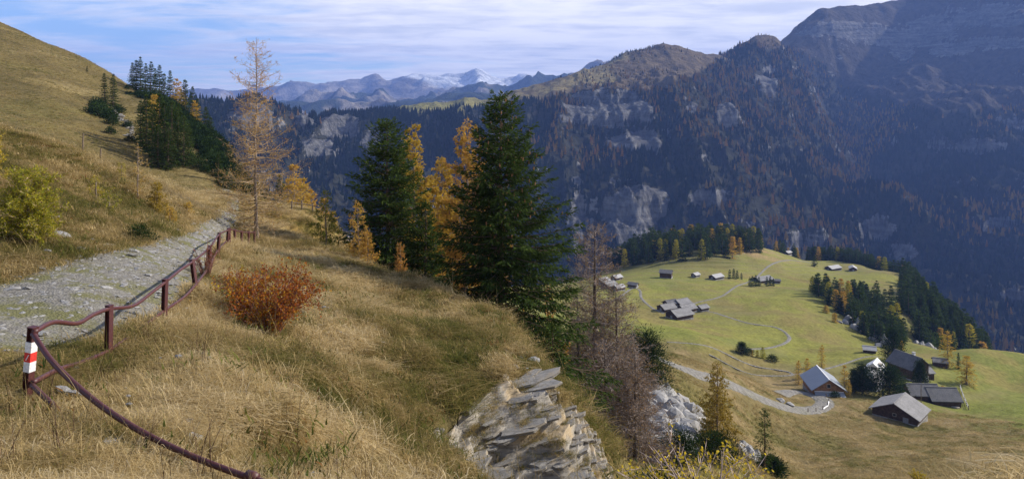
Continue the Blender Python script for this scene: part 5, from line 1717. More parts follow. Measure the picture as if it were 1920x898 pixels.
bedm = new_mesh('bedrock', np.stack([bx_ - O0[0], vv_ - O0[1], hgt - O0[2]], -1).reshape(-1, 3), grid_faces(*uu.shape).reshape(-1, 4), M_bed, True)
obj('bedrock', bedm, oc)
ROCK_TOP = (bx_, vv_, hgt, inside_)
cnt = 0
dip = Euler((math.radians(-6), math.radians(-14), 0.2)).to_matrix()
ci_ = lambda px, d: (min(189, max(0, int(round((d - 15.0) / 5.8 * 189)))), min(249, max(0, int(round((px - 780) / 370 * 249)))))
for k in range(2400):
    px = rg.uniform(800, 1140); d = rg.uniform(15.3, 20.7)
    i_, j_ = ci_(px, d)
    if inside_[i_, j_] < 0.6:
        continue
    row = brow_[i_, j_]
    if rg.random() > 0.55 + 0.4 * (row > 840):
        continue
    x = (px - 960) / F * d
    o = obj('slab', SLABS[rg.integers(10)], oc, (x - O0[0], d - O0[1], hgt[i_, j_] + rg.uniform(-0.03, 0.015) - O0[2]))
    s = rg.uniform(0.08, 0.22) * (2.8 if rg.random() < 0.25 else 1)
    e = (dip @ Euler((rg.normal(0, 0.06), rg.normal(0, 0.06), rg.uniform(-0.9, 0.9))).to_matrix()).to_euler()
    o.rotation_euler = e
    if px > 1075:
        s = min(s, 0.16)
    o.scale = (s * 1.2, s, rg.uniform(0.03, 0.075) * (1.3 if s > 0.25 else 1))
    cnt += 1
    if cnt >= 170:
        break
print('slabs', cnt)
for (px, d, s, lab) in ((1001, 16.6, 0.2, 'white limestone block at the brow beside the large spruce'), (378, 11.6, 0.13, 'grey stone lying in the dry grass below the railing'), (388, 11.3, 0.09, 'smaller grey stone beside the one below the railing'), (447, 10.9, 0.11, 'pale flat stone half sunk in the grass slope'), (210, 7.4, 0.11, 'grey stone next to the fallen lower pipe'), (905, 12.9, 0.16, 'pale boulder at the left end of the slate outcrop'), (115, 19.2, 0.22, 'flat pale stone on the bank above the road'), (150, 18.5, 0.14, 'small pale stone near the flat one on the bank'), (1288, 193, 1.5, 'flat pale boulder on the meadow above the track'), (1465, 178, 1.0, 'white boulder inside the hairpin of the track'), (1481, 178, 1.1, 'second white boulder inside the hairpin of the track')):
    o = obj('boulder', ROCKM[rg.integers(6)], None, put(px, d, s * 0.35), (rg.uniform(-.3, .3), rg.uniform(-.3, .3), rg.uniform(0, 6)), (s * 1.3, s, s * 0.7))
    tag(o, lab, 'rock')
ga = empty('gully_outcrop', tuple(G(1250, 68)))
A0 = np.array(ga.location)
tag(ga, 'grey broken rock face in the gully below the bushy pine', 'rock')
for k in range(150):
    px = rg.uniform(1205, 1310); d = rg.uniform(55, 77)
    row = float(near_row(px, d))
    if not (726 < row < 850) or px > 1215 + (row - 720) * 1.0 + 45:
        continue
    s = rg.uniform(0.45, 1.5)
    obj('rock', ROCKM[rg.integers(6)], ga, tuple(G(px, d, -0.15) - A0), (rg.normal(0, .3), rg.normal(0.2, .3), rg.uniform(0, 6)), (s, s * 0.8, s * rg.uniform(0.7, 1.3)))
gb = empty('gully_outcrop', tuple(G(1405, 75)))
A0 = np.array(gb.location)
tag(gb, 'small grey crag beside the thin sparse spruce', 'rock')
for k in range(22):
    px = rg.uniform(1385, 1418); d = rg.uniform(70, 88)
    s = rg.uniform(0.4, 1.1)
    obj('rock', ROCKM[rg.integers(6)], gb, tuple(G(px, d, -0.1) - A0), (rg.normal(0, .3), rg.normal(0, .3), rg.uniform(0, 6)), (s, s * 0.8, s * rg.uniform(0.8, 1.6)))
gc = empty('gully_outcrop', tuple(G(1145, 50)))
A0 = np.array(gc.location)
tag(gc, 'grey rocks showing between the bare larches in the gully', 'rock')
for k in range(46):
    px = rg.uniform(1110, 1215); d = rg.uniform(36, 60)
    s = rg.uniform(0.25, 0.9)
    obj('rock', ROCKM[rg.integers(6)], gc, tuple(G(px, d, -0.1) - A0), (rg.normal(0, .3), rg.normal(0, .3), rg.uniform(0, 6)), (s, s * 0.8, s * rg.uniform(0.6, 1.2)))
# limestone showing on the gorge edge and the scar on the hill
gd = empty('cliff_rocks', tuple(G(1800, 440)))
A0 = np.array(gd.location)
tag(gd, 'pale cliff rocks between the trees on the gorge edge', 'rock')
for (px, d, n_, sp) in ((1800, 436, 10, 8), (1824, 428, 10, 6), (1745, 345, 14, 9), (1735, 350, 8, 8), (1610, 352, 12, 14), (1655, 335, 8, 10)):
    for k in range(n_):
        s = rg.uniform(1.0, 3.2)
        q = G(px + rg.normal(0, sp), d + rg.normal(0, 6), -0.3)
        obj('rock', ROCKM[rg.integers(6)], gd, tuple(q - A0), (rg.normal(0, .2), rg.normal(0, .2), rg.uniform(0, 6)), (s, s * 0.8, s * rg.uniform(1.0, 2.2)))
ge = empty('scree_patch', tuple(G(220, 140)))
A0 = np.array(ge.location)
tag(ge, 'grey rock scar with scree between bushes on the hill', 'rock')
for k in range(110):
    px = 207 + 42 * rg.random(); d = 158 - (px - 207) * 0.75 + rg.normal(0, 5)
    s = rg.uniform(0.15, 0.7)
    obj('rock', ROCKS_[rg.integers(3)], ge, tuple(G(px, d, -0.05) - A0), (rg.normal(0, .3), rg.normal(0, .3), rg.uniform(0, 6)), (s * 1.6, s * 1.2, s * 0.6))

# ------------------------------------------------------------------ houses
def roof_material(name, a, b_, courses, vary=0.3, rough=0.85, spec=0.2):
    m, t, out = material(name)
    tcn = t.node('ShaderNodeTexCoord')
    v = tcn.outputs['Object']
    mpn = t.node('ShaderNodeMapping'); mpn.inputs['Scale'].default_value = (1.0, 2.2, 2.2)
    t.link(v, mpn.inputs[0])
    n = t.noise(mpn.outputs[0], courses, 5, 0.7)
    n2 = t.noise(v, 0.5, 4, 0.6)
    c = t.ramp(t.math('ADD', t.math('MULTIPLY', n, 0.65), t.math('MULTIPLY', n2, 0.35)), [(0.32, a), (0.66, b_)])
    b = t.node('ShaderNodeBsdfPrincipled')
    t.link(c, b.inputs['Base Color']); b.inputs['Roughness'].default_value = rough; b.inputs['Specular IOR Level'].default_value = spec
    t.link(t.bump(n, 0.8, 0.06), b.inputs['Normal'])
    t.link(b.outputs[0], out.inputs[0])
    return m


M_shingle = roof_material('grey_shingles', (0.12, 0.115, 0.11), (0.33, 0.32, 0.31), 2.6)
M_dkshingle = roof_material('dark_shingles', (0.06, 0.06, 0.062), (0.19, 0.185, 0.185), 2.6)
M_metal = roof_material('sheet_metal', (0.22, 0.245, 0.28), (0.26, 0.285, 0.32), 0.7, rough=0.45, spec=0.5)
M_pale = roof_material('pale_shingles', (0.30, 0.29, 0.28), (0.50, 0.49, 0.47), 2.6)
M_log = simple_mat('dark_logs', (0.075, 0.05, 0.035), 0.9, 0.1, 0.3, 1.6)
M_larchboard = simple_mat('larch_boards', (0.26, 0.14, 0.07), 0.8, 0.2, 0.2, 1.6)
M_stonew = simple_mat('stone_base', (0.30, 0.29, 0.27), 0.9, 0.1, 0.25, 1.4)
M_wwall = simple_mat('white_render', (0.74, 0.73, 0.71), 0.8, 0.2, 0.04, 1.0)
M_glass = simple_mat('window_glass', (0.03, 0.035, 0.04), 0.08, 0.6, 0.05, 1.0)
M_frame = simple_mat('window_frame', (0.45, 0.40, 0.33), 0.7, 0.2, 0.1, 3.0)
M_greyboard = simple_mat('grey_boards', (0.25, 0.26, 0.28), 0.8, 0.2, 0.12, 1.2)


def house(name, px, d, yaw, w, l, wh, pitch, over, wall, roof, label, cat='house', group=None, base=True, windows=(), doors=(), chimney=None, dz=0.0, sink=1.6, ridge_cap=None, detail=True):
    """gable front faces local -y; ridge along local y; yaw turns the ridge (radians, 0 = along the view)"""
    r = empty(name, put(px, d, dz), (0, 0, yaw))
    tag(r, label, cat, group)
    rh = w / 2 * math.tan(pitch)
    b = MB()
    z0 = 0.7 if base else -sink
    b.add([(-w / 2, -l / 2, z0), (w / 2, -l / 2, z0), (w / 2, -l / 2, wh), (0, -l / 2, wh + rh), (-w / 2, -l / 2, wh),
           (-w / 2, l / 2, z0), (w / 2, l / 2, z0), (w / 2, l / 2, wh), (0, l / 2, wh + rh), (-w / 2, l / 2, wh)],
          [(0, 1, 2, 3, 4), (9, 8, 7, 6, 5), (0, 4, 9, 5), (1, 6, 7, 2), (4, 3, 8, 9), (3, 2, 7, 8), (0, 5, 6, 1)])
    b.build('wall', wall, r)
    if base:
        q = MB(); q.box((-w / 2 - 0.06, -l / 2 - 0.06, -sink), (w / 2 + 0.06, l / 2 + 0.06, 0.69)); q.build('stone_base', M_stonew, r)
    th = 0.16
    nrm = np.array([math.sin(pitch), 0, math.cos(pitch)])
    for s in (-1, 1):
        e = w / 2 + over
        top = np.array([0, 0, wh + rh]); eav = np.array([s * e, 0, wh + rh - e * math.tan(pitch)])
        up_ = np.array([0, 0, th / math.cos(pitch)]); lft = np.array([0, 0, 0.01])
        y0 = np.array([0, -l / 2 - over, 0]); y1 = np.array([0, l / 2 + over, 0])
        v = [top + y0 + lft, eav + y0 + lft, eav + y1 + lft, top + y1 + lft]
        v += [x + up_ for x in v]
        q = MB(); q.add(v, [(0, 1, 2, 3), (7, 6, 5, 4), (0, 4, 5, 1), (1, 5, 6, 2), (2, 6, 7, 3), (3, 7, 4, 0)])
        rp = q.build('roof_slope', roof, r)
        if detail and s == 1:
            q = MB(); q.box((-0.16, -l / 2 - over - 0.03, wh + rh + th * 0.9 + 0.02), (0.16, l / 2 + over + 0.03, wh + rh + th * 1.25 + 0.05)); q.build('ridge_cap', ridge_cap or roof, rp)
    for (fx, z, ww, hh, face) in windows:
        q = MB(); g_ = MB()
        if face == 'f':
            y = -l / 2
            q.box((fx - ww / 2 - 0.09, y - 0.07, z - 0.09), (fx + ww / 2 + 0.09, y - 0.004, z + hh + 0.09)); g_.box((fx - ww / 2, y - 0.085, z), (fx + ww / 2, y - 0.072, z + hh))
        else:
            s = 1 if face == 'r' else -1
            xx = s * w / 2
            lo, hi = sorted((xx + s * 0.004, xx + s * 0.07)); q.box((lo, fx - ww / 2 - 0.09, z - 0.09), (hi, fx + ww / 2 + 0.09, z + hh + 0.09))
            lo, hi = sorted((xx + s * 0.072, xx + s * 0.085)); g_.box((lo, fx - ww / 2, z), (hi, fx + ww / 2, z + hh))
        wn = q.build('window', M_frame, r); g_.build('pane', M_glass, wn)
    for (fx, ww, hh, mt) in doors:
        q = MB(); q.box((fx - ww / 2, -l / 2 - 0.08, -0.1), (fx + ww / 2, -l / 2 - 0.065, hh)); q.build('door', mt, r)
    if chimney:
        cx, cy_, ch, mt = chimney
        q = MB(); q.box((cx - 0.4, cy_ - 0.4, wh), (cx + 0.4, cy_ + 0.4, wh + rh + ch)); c_ = q.build('chimney', mt, r)
        q = MB(); q.box((cx - 0.52, cy_ - 0.52, wh + rh + ch + 0.004), (cx + 0.52, cy_ + 0.52, wh + rh + ch + 0.14)); q.build('chimney_cap', M_stonew, c_)
    return r


R_ = math.radians
# the farmstead
h1 = house('farm_house', 1543, 214, R_(-6), 8.4, 10.5, 3.2, R_(33), 0.75, M_larchboard, M_metal, 'wooden farm house with a blue grey sheet metal roof by the hairpin', windows=[(-2.1, 1.5, 1.0, 1.1, 'f'), (2.1, 1.5, 1.0, 1.1, 'f'), (0, 3.6, 0.9, 0.9, 'f'), (0, 1.6, 1.1, 1.1, 'r')], ridge_cap=M_wwall)
b = MB(); b.add([(-4.0, -5.35, 2.3), (4.0, -5.35, 2.3), (4.3, -9.2, 1.0), (-4.3, -9.2, 1.0), (-4.0, -5.35, 2.44), (4.0, -5.35, 2.44), (4.3, -9.2, 1.14), (-4.3, -9.2, 1.14)], [(3, 2, 1, 0), (4, 5, 6, 7), (0, 1, 5, 4), (1, 2, 6, 5), (2, 3, 7, 6), (3, 0, 4, 7)])
lt = b.build('lean_to_roof', M_metal, h1)
b = MB(); b.box((-4.1, -8.9, -2.6), (4.1, -5.4, 0.98)); b.build('lean_to_wall', M_greyboard, h1)
b = MB(); b.box((-4.0, -5.55, 2.46), (4.0, -5.36, 2.62)); b.build('flashing', M_wwall, lt)
hw_ = house('white_chalet', 1641, 230, R_(-38), 5.4, 5.6, 4.4, R_(40), 0.3, M_wwall, M_wwall, 'modern white chalet with a bright white roof and dark window', windows=[(0.2, 4.3, 1.6, 1.3, 'f'), (0, 1.6, 1.6, 1.3, 'r')], base=False)
b = MB(); b.box((0.9, -0.9, 5.2), (1.9, 0.9, 6.35)); dm = b.build('dormer', M_frame, hw_)
b = MB(); b.box((1.905, -0.7, 5.35), (1.95, 0.7, 6.2)); b.build('pane', M_glass, dm)
house('grey_cottage', 1633, 222, R_(-40), 4.6, 6.2, 2.6, R_(40), 0.4, M_greyboard, M_shingle, 'small grey cottage in front of the white chalet', base=False, windows=[(0, 1.0, 1.0, 1.0, 'f')], chimney=(0.6, -1, 0.8, M_wwall))
house('brown_chalet', 1703, 241, R_(24), 8.0, 8.6, 4.2, R_(36), 0.7, M_log, M_dkshingle, 'dark log chalet with a white chimney behind the long barn', windows=[(-2, 1.6, 0.9, 0.9, 'f'), (0.2, 1.6, 0.9, 0.9, 'f'), (2.2, 1.6, 0.9, 0.9, 'f'), (0, 4.2, 0.9, 0.9, 'f')], chimney=(0.6, -1.5, 0.9, M_wwall))
house('shed_annex', 1733, 244, R_(100), 4.2, 4.0, 2.0, R_(28), 0.4, M_log, M_shingle, 'small shed with a light roof at the side of the dark log chalet', cat='shed', base=False)
house('long_barn', 1727, 224, R_(86), 6.6, 8.4, 2.1, R_(33), 0.5, M_log, M_dkshingle, 'left half of the long barn with an older dark shingle roof', cat='barn', base=False, doors=[])
house('long_barn', 1764, 222.5, R_(86), 7.4, 8.2, 2.0, R_(33), 0.5, M_log, M_dkshingle, 'right half of the long barn with a smooth dark shingle roof', cat='barn', base=False)
house('lower_barn', 1687, 188, R_(-44), 10.6, 8.6, 2.3, R_(25), 0.7, M_log, M_shingle, 'large grey shingled log barn lowest on the farm slope', cat='barn', base=True, windows=[(0, 1.6, 0.7, 0.6, 'f')], doors=[(2.6, 1.3, 1.9, M_greyboard)], dz=0.4)
house('meadow_hut', 1630, 268, R_(70), 3.4, 4.0, 1.4, R_(26), 0.4, M_log, M_pale, 'small hut with a pale roof above the farm', cat='hut', base=False)
house('log_hut', 1762, 263, R_(70), 3.4, 4.2, 2.0, R_(28), 0.4, M_log, M_shingle, 'little log hut under the tall yellow green larch', cat='hut', base=False)
# meadow chalets
g = 'chalets on the meadow'
for (px, d, yaw, w, l, wh, pit, roof, lab, bs) in [
 (1274, 331, -60, 8.6, 11.0, 2.6, 27, M_shingle, 'largest barn of the chalet cluster in mid meadow', True), (1250, 345, -62, 6.4, 8.0, 2.2, 27, M_shingle, 'low barn left in the chalet cluster of mid meadow', True), (1257, 358, -62, 5.6, 6.5, 2.0, 27, M_dkshingle, 'dark roofed hut at the back left of the chalet cluster', True),
 (1278, 360, -58, 6.5, 8.0, 2.6, 27, M_shingle, 'chalet at the back of the cluster in mid meadow', True), (1287, 347, -58, 6.5, 9.0, 2.4, 27, M_shingle, 'chalet right in the cluster of mid meadow', True), (1317, 350, -60, 4.4, 5.4, 2.0, 27, M_shingle, 'lone hut just right of the chalet cluster', True),
 (1249, 452, 70, 7.0, 8.0, 4.0, 24, M_dkshingle, 'dark tall log house under the knoll wood', True), (1304, 462, -50, 4.2, 4.8, 2.0, 28, M_pale, 'tiny hut with a pale roof on the upper meadow', True), (1343, 458, -55, 6.0, 9.0, 2.2, 26, M_pale, 'long low barn with a pale roof on the upper meadow', True),
 (1429, 484, -62, 9.6, 14.0, 2.4, 22, M_shingle, 'wide low barn beside the winding meadow road', True), (1455, 484, 80, 4.0, 5.6, 2.2, 22, M_dkshingle, 'small dark shed next to the wide low barn', True), (1562, 592, -62, 8.0, 13.0, 2.4, 24, M_pale, 'left barn of the two highest on the meadow', True), (1599, 588, -20, 6.0, 9.0, 3.0, 28, M_pale, 'right barn of the two highest on the meadow', True),
 (1477, 620, -50, 5.0, 7.0, 2.4, 26, M_pale, 'hut at the foot of the small stand by the upper track', True), (1187, 402, 60, 4.6, 5.5, 2.0, 24, M_dkshingle, 'hut where the hamlet road makes its loop', True),
 (1142, 400, -50, 6.5, 8.0, 2.6, 26, M_shingle, 'grey roofed hamlet house half behind the bare larches', True), (1130, 430, -40, 6.5, 8.0, 2.6, 26, M_pale, 'hamlet house furthest behind the bare larches', True), (1156, 440, -50, 5.0, 6.5, 2.4, 26, M_pale, 'pale roofed hamlet hut at the edge of the bare larches', True), (1160, 390, -55, 5.0, 6.0, 2.2, 26, M_pale, 'lowest hamlet hut beside the bare larches', True)]:
    house('meadow_chalet', px, d, R_(yaw), w * 0.88, l * 0.88, wh * 0.9, R_(pit), 0.5, M_log, roof, lab, 'chalet', g, base=bs, detail=d < 370, doors=[(0, 1.4, 1.9, M_greyboard)], sink=2.5)

# garden terrace, posts, poles
gw = empty('garden_wall', put(1792, 226))
A0 = np.array(gw.location)
tag(gw, 'pale stone garden terrace at the end of the long barn', 'wall')
for k in range(16):
    px = 1788 + 7 * rg.random() + (k % 3) * 3; d = 232 - k * 0.9
    s = rg.uniform(0.5, 1.1)
    obj('stone', SLABS[rg.integers(10)], gw, tuple(G(px, d, 0.15) - A0), (rg.normal(0, .1), rg.normal(0, .1), rg.uniform(0, 6)), (s, s, 0.4))
gf = empty('garden_fence', put(1803, 224))
A0 = np.array(gf.location)
tag(gf, 'weathered wooden garden fence beside the stone terrace', 'fence')
pp = [(1800, 240), (1804, 234), (1808, 228), (1812, 222), (1816, 216)]
for px, d in pp:
    b = MB(); q = G(px, d) - A0; b.tube([q - [0, 0, 0.3], q + [0, 0, 1.3]], 0.10, 6); b.build('post', M_oldwood, gf)
for dz in (0.5, 1.1):
    b = MB(); b.tube([G(px, d, dz) - A0 for px, d in pp], 0.09, 5); b.build('rail', M_pale, gf)
for (px, d, h_, lab) in ((1727, 214, 5.5, 'thin wooden pole in front of the long barn'), (1380, 600, 28, 'thin tall mast above the knoll wood')):
    b = MB(); b.tube([(0, 0, -0.5), (0, 0, h_)], [0.12 * (1 if h_ < 10 else 2.0), 0.08 * (1 if h_ < 10 else 1.0)], 6)
    if h_ > 10:
        for q in range(4):
            b.tube([(-1.2, 0, h_ - 3 - 3 * q), (1.2, 0, h_ - 3 - 3 * q)], 0.12, 5)
    tag(b.build('pole' if h_ < 10 else 'mast', M_oldwood, None, loc=put(px, d)), lab, 'pole')
# posts along the hairpin
tp_ = empty('track_fence', put(1545, 187)); A0 = np.array(tp_.location)
tag(tp_, 'row of short posts with a pale kerb rail along the hairpin', 'fence')
qs = [(px_q, on_row(px_q, r_q)) for px_q, r_q in ((1515, 774), (1530, 773), (1543, 769), (1552, 763), (1554, 755), (1549, 746), (1535, 739), (1518, 734))]
for px, d in qs:
    b = MB(); q = G(px, d) - A0; b.tube([q - [0, 0, 0.3], q + [0, 0, 1.2]], 0.10, 6); b.build('post', M_oldwood, tp_)
b = MB(); b.tube([G(px, d, 0.35) - A0 for px, d in qs[2:5]], 0.16, 6); b.build('rail', M_wwall, tp_)
# ------------------------------------------------------------------ grass: blades in clumps, scattered as one mass
def grass_mat(name, stops, transl=0.35):
    m, t, out = material(name)
    a = t.node('ShaderNodeAttribute', attribute_name='tint'); a.attribute_type = 'INSTANCER'
    s = t.node('ShaderNodeAttribute', attribute_name='shade')
    f = t.math('ADD', a.outputs['Fac'], t.math('MULTIPLY', t.math('SUBTRACT', s.outputs['Fac'], 0.5), 0.42))
    c = t.ramp(f, stops)
    d = t.node('ShaderNodeBsdfDiffuse'); tr = t.node('ShaderNodeBsdfTranslucent'); mx = t.node('ShaderNodeMixShader')
    t.link(c, d.inputs[0]); t.link(c, tr.inputs[0]); mx.inputs[0].default_value = transl
    t.link(d.outputs[0], mx.inputs[1]); t.link(tr.outputs[0], mx.inputs[2]); t.link(mx.outputs[0], out.inputs[0])
    return m


M_grass = grass_mat('dry_grass', [(0.0, (0.10, 0.11, 0.028)), (0.22, (0.20, 0.175, 0.05)), (0.40, (0.31, 0.225, 0.09)), (0.60, (0.47, 0.345, 0.155)), (0.80, (0.60, 0.465, 0.235)), (1.0, (0.70, 0.565, 0.33))])
M_weed = simple_mat('dead_weed', (0.085, 0.05, 0.032), 0.9, 0.05, 0.2, 8.0)


def clump(seed, nb, h, w, lean, spread, droop, comb=0.0):
    rg = np.random.default_rng(seed)
    base = np.stack([rg.normal(0, spread, nb), rg.normal(0, spread, nb), np.full(nb, -0.03)], 1)
    az = rg.uniform(0, 6.283, nb)
    if comb:
        az = np.where(rg.random(nb) < comb, rg.normal(0, 0.45, nb), az)
    h_ = h * rg.uniform(0.5, 1.2, nb); le = lean * rg.uniform(0.4, 1.4, nb)
    out = np.stack([np.cos(az), np.sin(az), np.zeros(nb)], 1)
    sd = np.stack([-np.sin(az), np.cos(az), np.zeros(nb)], 1)
    V_, seg = [], 4
    for k in range(seg):
        t = k / (seg - 1)
        p = base + out * (h_ * le * t ** 1.6)[:, None] + np.array([0, 0, 1.0]) * (h_ * (t - droop * t ** 2.4) * np.sqrt(np.maximum(0.15, 1 - le ** 2 * 0.35)))[:, None]
        ww = w * (1 - t) ** 0.7 + 0.0006
        tw = rg.normal(0, 0.25, nb)
        s2 = sd * np.cos(tw)[:, None] + np.array([0, 0, 1.0]) * np.sin(tw)[:, None]
        V_ += [p - s2 * ww / 2, p + s2 * ww / 2]
    v = np.stack(V_, 1)              # nb x 8 x 3
    f = np.concatenate([np.arange(nb)[:, None] * 8 + np.array([2 * k, 2 * k + 1, 2 * k + 3, 2 * k + 2]) for k in range(seg - 1)])
    sh_ = np.tile(np.clip(rg.normal(0.5, 0.25, nb), 0, 1), seg - 1)
    return v.reshape(-1, 3), f, sh_


def clump_src(name, *a, mat=None, **k):
    v, f, s = clump(*a, **k)
    return source(name, new_mesh(name, v, f, mat or M_grass, True, fattr={'shade': s}))


SRC = [clump_src('grass_clump', 501, 70, 0.25, 0.0085, 1.15, 0.12, 0.6, comb=0.8), clump_src('grass_clump', 502, 70, 0.22, 0.0085, 1.05, 0.13, 0.55, comb=0.65),
       clump_src('grass_clump', 503, 70, 0.12, 0.0075, 0.7, 0.12, 0.25), clump_src('grass_clump', 504, 60, 0.16, 0.008, 0.9, 0.08, 0.35),
       clump_src('grass_stalks', 505, 8, 0.52, 0.004, 0.45, 0.10, 0.12, comb=0.5), clump_src('grass_clump', 506, 90, 0.11, 0.008, 0.8, 0.16, 0.3)]
WSRC = [clump_src('weed_stem', 507, 7, 0.5, 0.007, 0.5, 0.05, 0.0, mat=M_weed)]


def sample(n, px0, px1, d0, d1, power=2.0):
    px = rng.uniform(px0, px1, n)
    # uniform per area between d0 and d1
    d = (d0 ** power + (d1 ** power - d0 ** power) * rng.random(n)) ** (1 / power)
    return px, d


bands = [(9000, -100, 1180, 4.6, 9.5), (14000, -100, 1150, 9.5, 15), (22000, -60, 1140, 15, 26), (20000, -60, 1040, 26, 42), (11000, -60, 700, 42, 66), (5200, 1050, 2000, 4.6, 11.5)]
PX_, D_ = map(np.concatenate, zip(*[sample(*b) for b in bands]))
X_ = (PX_ - 960) / F * D_
dist, ii = line_dist(X_, D_, road_c)
onroad = dist < road_c[ii, 2] * (0.93 + 0.25 * (fbm(X_ / 0.6, D_ / 0.6, 3, 131) - 0.5))
middle = (np.abs(dist) < road_c[ii, 2] * 0.8) & (fbm(X_ / 0.9, D_ / 0.9, 3, 132) > 0.57) & (rng.random(len(X_)) < 0.5)
row = near_row(PX_, D_)
rocky = (D_ > 13.5) & (D_ < 22) & (outcrop(PX_ + rng.normal(0, 6, len(PX_)), row) > 0.5) & (fbm(X_ / 0.35, D_ / 0.35, 3, 137) < 0.66)
gully = (PX_ > 1180) & (D_ > 12)
keep = (~onroad | middle) & ~rocky & ~gully
PX_, D_, X_, dist, ii, middle = PX_[keep], D_[keep], X_[keep], dist[keep], ii[keep], (onroad & middle)[keep]
n = len(PX_)
n1 = fbm(X_ / 2.2, D_ / 2.2, 4, 51); n2 = fbm(X_ / 0.7, D_ / 0.7, 3, 52)
left = X_ < road_c[ii, 0]
right_green = sstep(PX_, 520, 860) * sstep(D_, 10, 14)
tint = 0.80 - 0.40 * sstep(n1, 0.40, 0.68) - 0.26 * sstep(n2, 0.46, 0.70) - 0.12 * right_green + rng.normal(0, 0.10, n)
tint = np.where(left & (D_ > 11), 0.56 - 0.42 * sstep(n2 * 0.5 + n1 * 0.5, 0.42, 0.62) + 0.26 * sstep(D_, 26, 44) + rng.normal(0, 0.12, n), tint)
tint = np.where(middle, 0.22, tint)
pick = np.where(rng.random(n) < 0.5, 0, 1)
short = rng.random(n) < np.clip(0.12 + 0.45 * right_green + 0.45 * (left & (D_ > 11)) + 0.3 * sstep(n2, 0.5, 0.7), 0, 0.9)
pick = np.where(short, np.where(rng.random(n) < 0.45, 2, np.where(rng.random(n) < 0.6, 5, 3)), pick)
pick = np.where(middle, 5, pick)
pick = np.where((~middle) & (rng.random(n) < 0.035), 4, pick)
scl = rng.uniform(0.65, 1.25, n) * (1 + 0.008 * D_) * (0.75 + 0.5 * sstep(fbm(X_ / 1.3, D_ / 1.3, 3, 133), 0.4, 0.65))
scl = np.where(middle, 0.5, scl) * np.where(D_ < 9, 0.8, 1.0)
zsc = scl * np.where(pick < 2, rng.uniform(0.6, 1.0, n), 1.0)
comb_dir = -0.5 + (fbm(X_ / 3.0, D_ / 3.0, 3, 134) - 0.5) * 3.2
rot = np.stack([rng.normal(0, 0.1, n), rng.normal(0, 0.1, n), np.where(pick < 2, comb_dir + rng.normal(0, 0.4, n), rng.uniform(0, 6.28, n))], 1)
wide = 1 + 0.02 * np.maximum(D_ - 8, 0)
pts = np.stack([X_, D_, ground(PX_, D_)], 1)
# hummocks: some clumps are much larger, hollows between stay low
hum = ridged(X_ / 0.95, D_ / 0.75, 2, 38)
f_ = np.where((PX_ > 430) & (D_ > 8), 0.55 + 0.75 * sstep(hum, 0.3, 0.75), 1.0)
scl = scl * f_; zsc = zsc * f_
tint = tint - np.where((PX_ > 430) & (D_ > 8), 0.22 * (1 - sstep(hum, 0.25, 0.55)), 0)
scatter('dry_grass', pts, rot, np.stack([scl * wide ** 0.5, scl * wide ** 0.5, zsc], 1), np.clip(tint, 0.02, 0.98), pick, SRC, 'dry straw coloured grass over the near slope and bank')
print('grass', n)
# tufts rooted in the ledges of the outcrop
bx_, vv_, hgt, inside_ = ROCK_TOP
tn = fbm(bx_ / 0.5, vv_ / 0.5, 3, 138)
ii_, jj_ = np.where((inside_ > 0.5) & (tn > 0.60))
sel = rng.choice(len(ii_), min(420, len(ii_)), replace=False); ii_, jj_ = ii_[sel], jj_[sel]
n = len(ii_); sc_ = rng.uniform(0.5, 1.0, n)
scatter('ledge_grass', np.stack([bx_[ii_, jj_], vv_[ii_, jj_], hgt[ii_, jj_]], 1), np.stack([rng.normal(0, .1, n), rng.normal(0, .1, n), rng.uniform(0, 6.28, n)], 1), np.stack([sc_, sc_, sc_], 1), np.clip(rng.normal(0.33, 0.14, n), 0, 1), rng.choice([2, 3, 5], n), SRC, 'grass tufts rooted in the ledges of the slate outcrop')
# dead weed stems
PX_, D_ = sample(260, 0, 1000, 6.0, 15)
X_ = (PX_ - 960) / F * D_
dist, ii = line_dist(X_, D_, road_c)
k_ = (dist > road_c[ii, 2] + 0.2) & (X_ > road_c[ii, 0]) & (fbm(X_ / 1.2, D_ / 1.2, 3, 135) > 0.46); PX_, D_, X_ = PX_[k_], D_[k_], X_[k_]
n = len(PX_)
scatter('dead_weeds', np.stack([X_, D_, ground(PX_, D_)], 1), np.stack([rng.normal(0, .1, n), rng.normal(0, .1, n), rng.uniform(0, 6.28, n)], 1), np.repeat(rng.uniform(0.6, 1.3, n)[:, None], 3, 1), rng.random(n), np.zeros(n, int), WSRC, 'dark dead weed stems standing in the dry grass')

# low herbs between the tussocks
M_herb = leaf_mat('herb_leaves', [(0.0, (0.06, 0.08, 0.018)), (0.45, (0.12, 0.135, 0.03)), (0.7, (0.15, 0.10, 0.03)), (1.0, (0.20, 0.075, 0.03))], 0.3, instancer=True)
HSRC = [clump_src('herb_clump', 515, 44, 0.07, 0.015, 1.0, 0.09, 0.2, mat=M_herb), clump_src('herb_clump', 516, 50, 0.05, 0.018, 1.1, 0.12, 0.2, mat=M_herb)]
PX_, D_ = sample(4200, 0, 1120, 7.0, 36)
X_ = (PX_ - 960) / F * D_
dist, ii = line_dist(X_, D_, road_c)
hn = fbm(X_ / 1.5, D_ / 1.5, 4, 136) + 0.10 * sstep(PX_, 450, 760)
k_ = (dist > road_c[ii, 2] + 0.15) & (hn > 0.55) & (outcrop(PX_, near_row(PX_, D_)) < 0.3); PX_, D_, X_ = PX_[k_], D_[k_], X_[k_]
n = len(PX_)
sc_ = rng.uniform(0.7, 1.7, n)
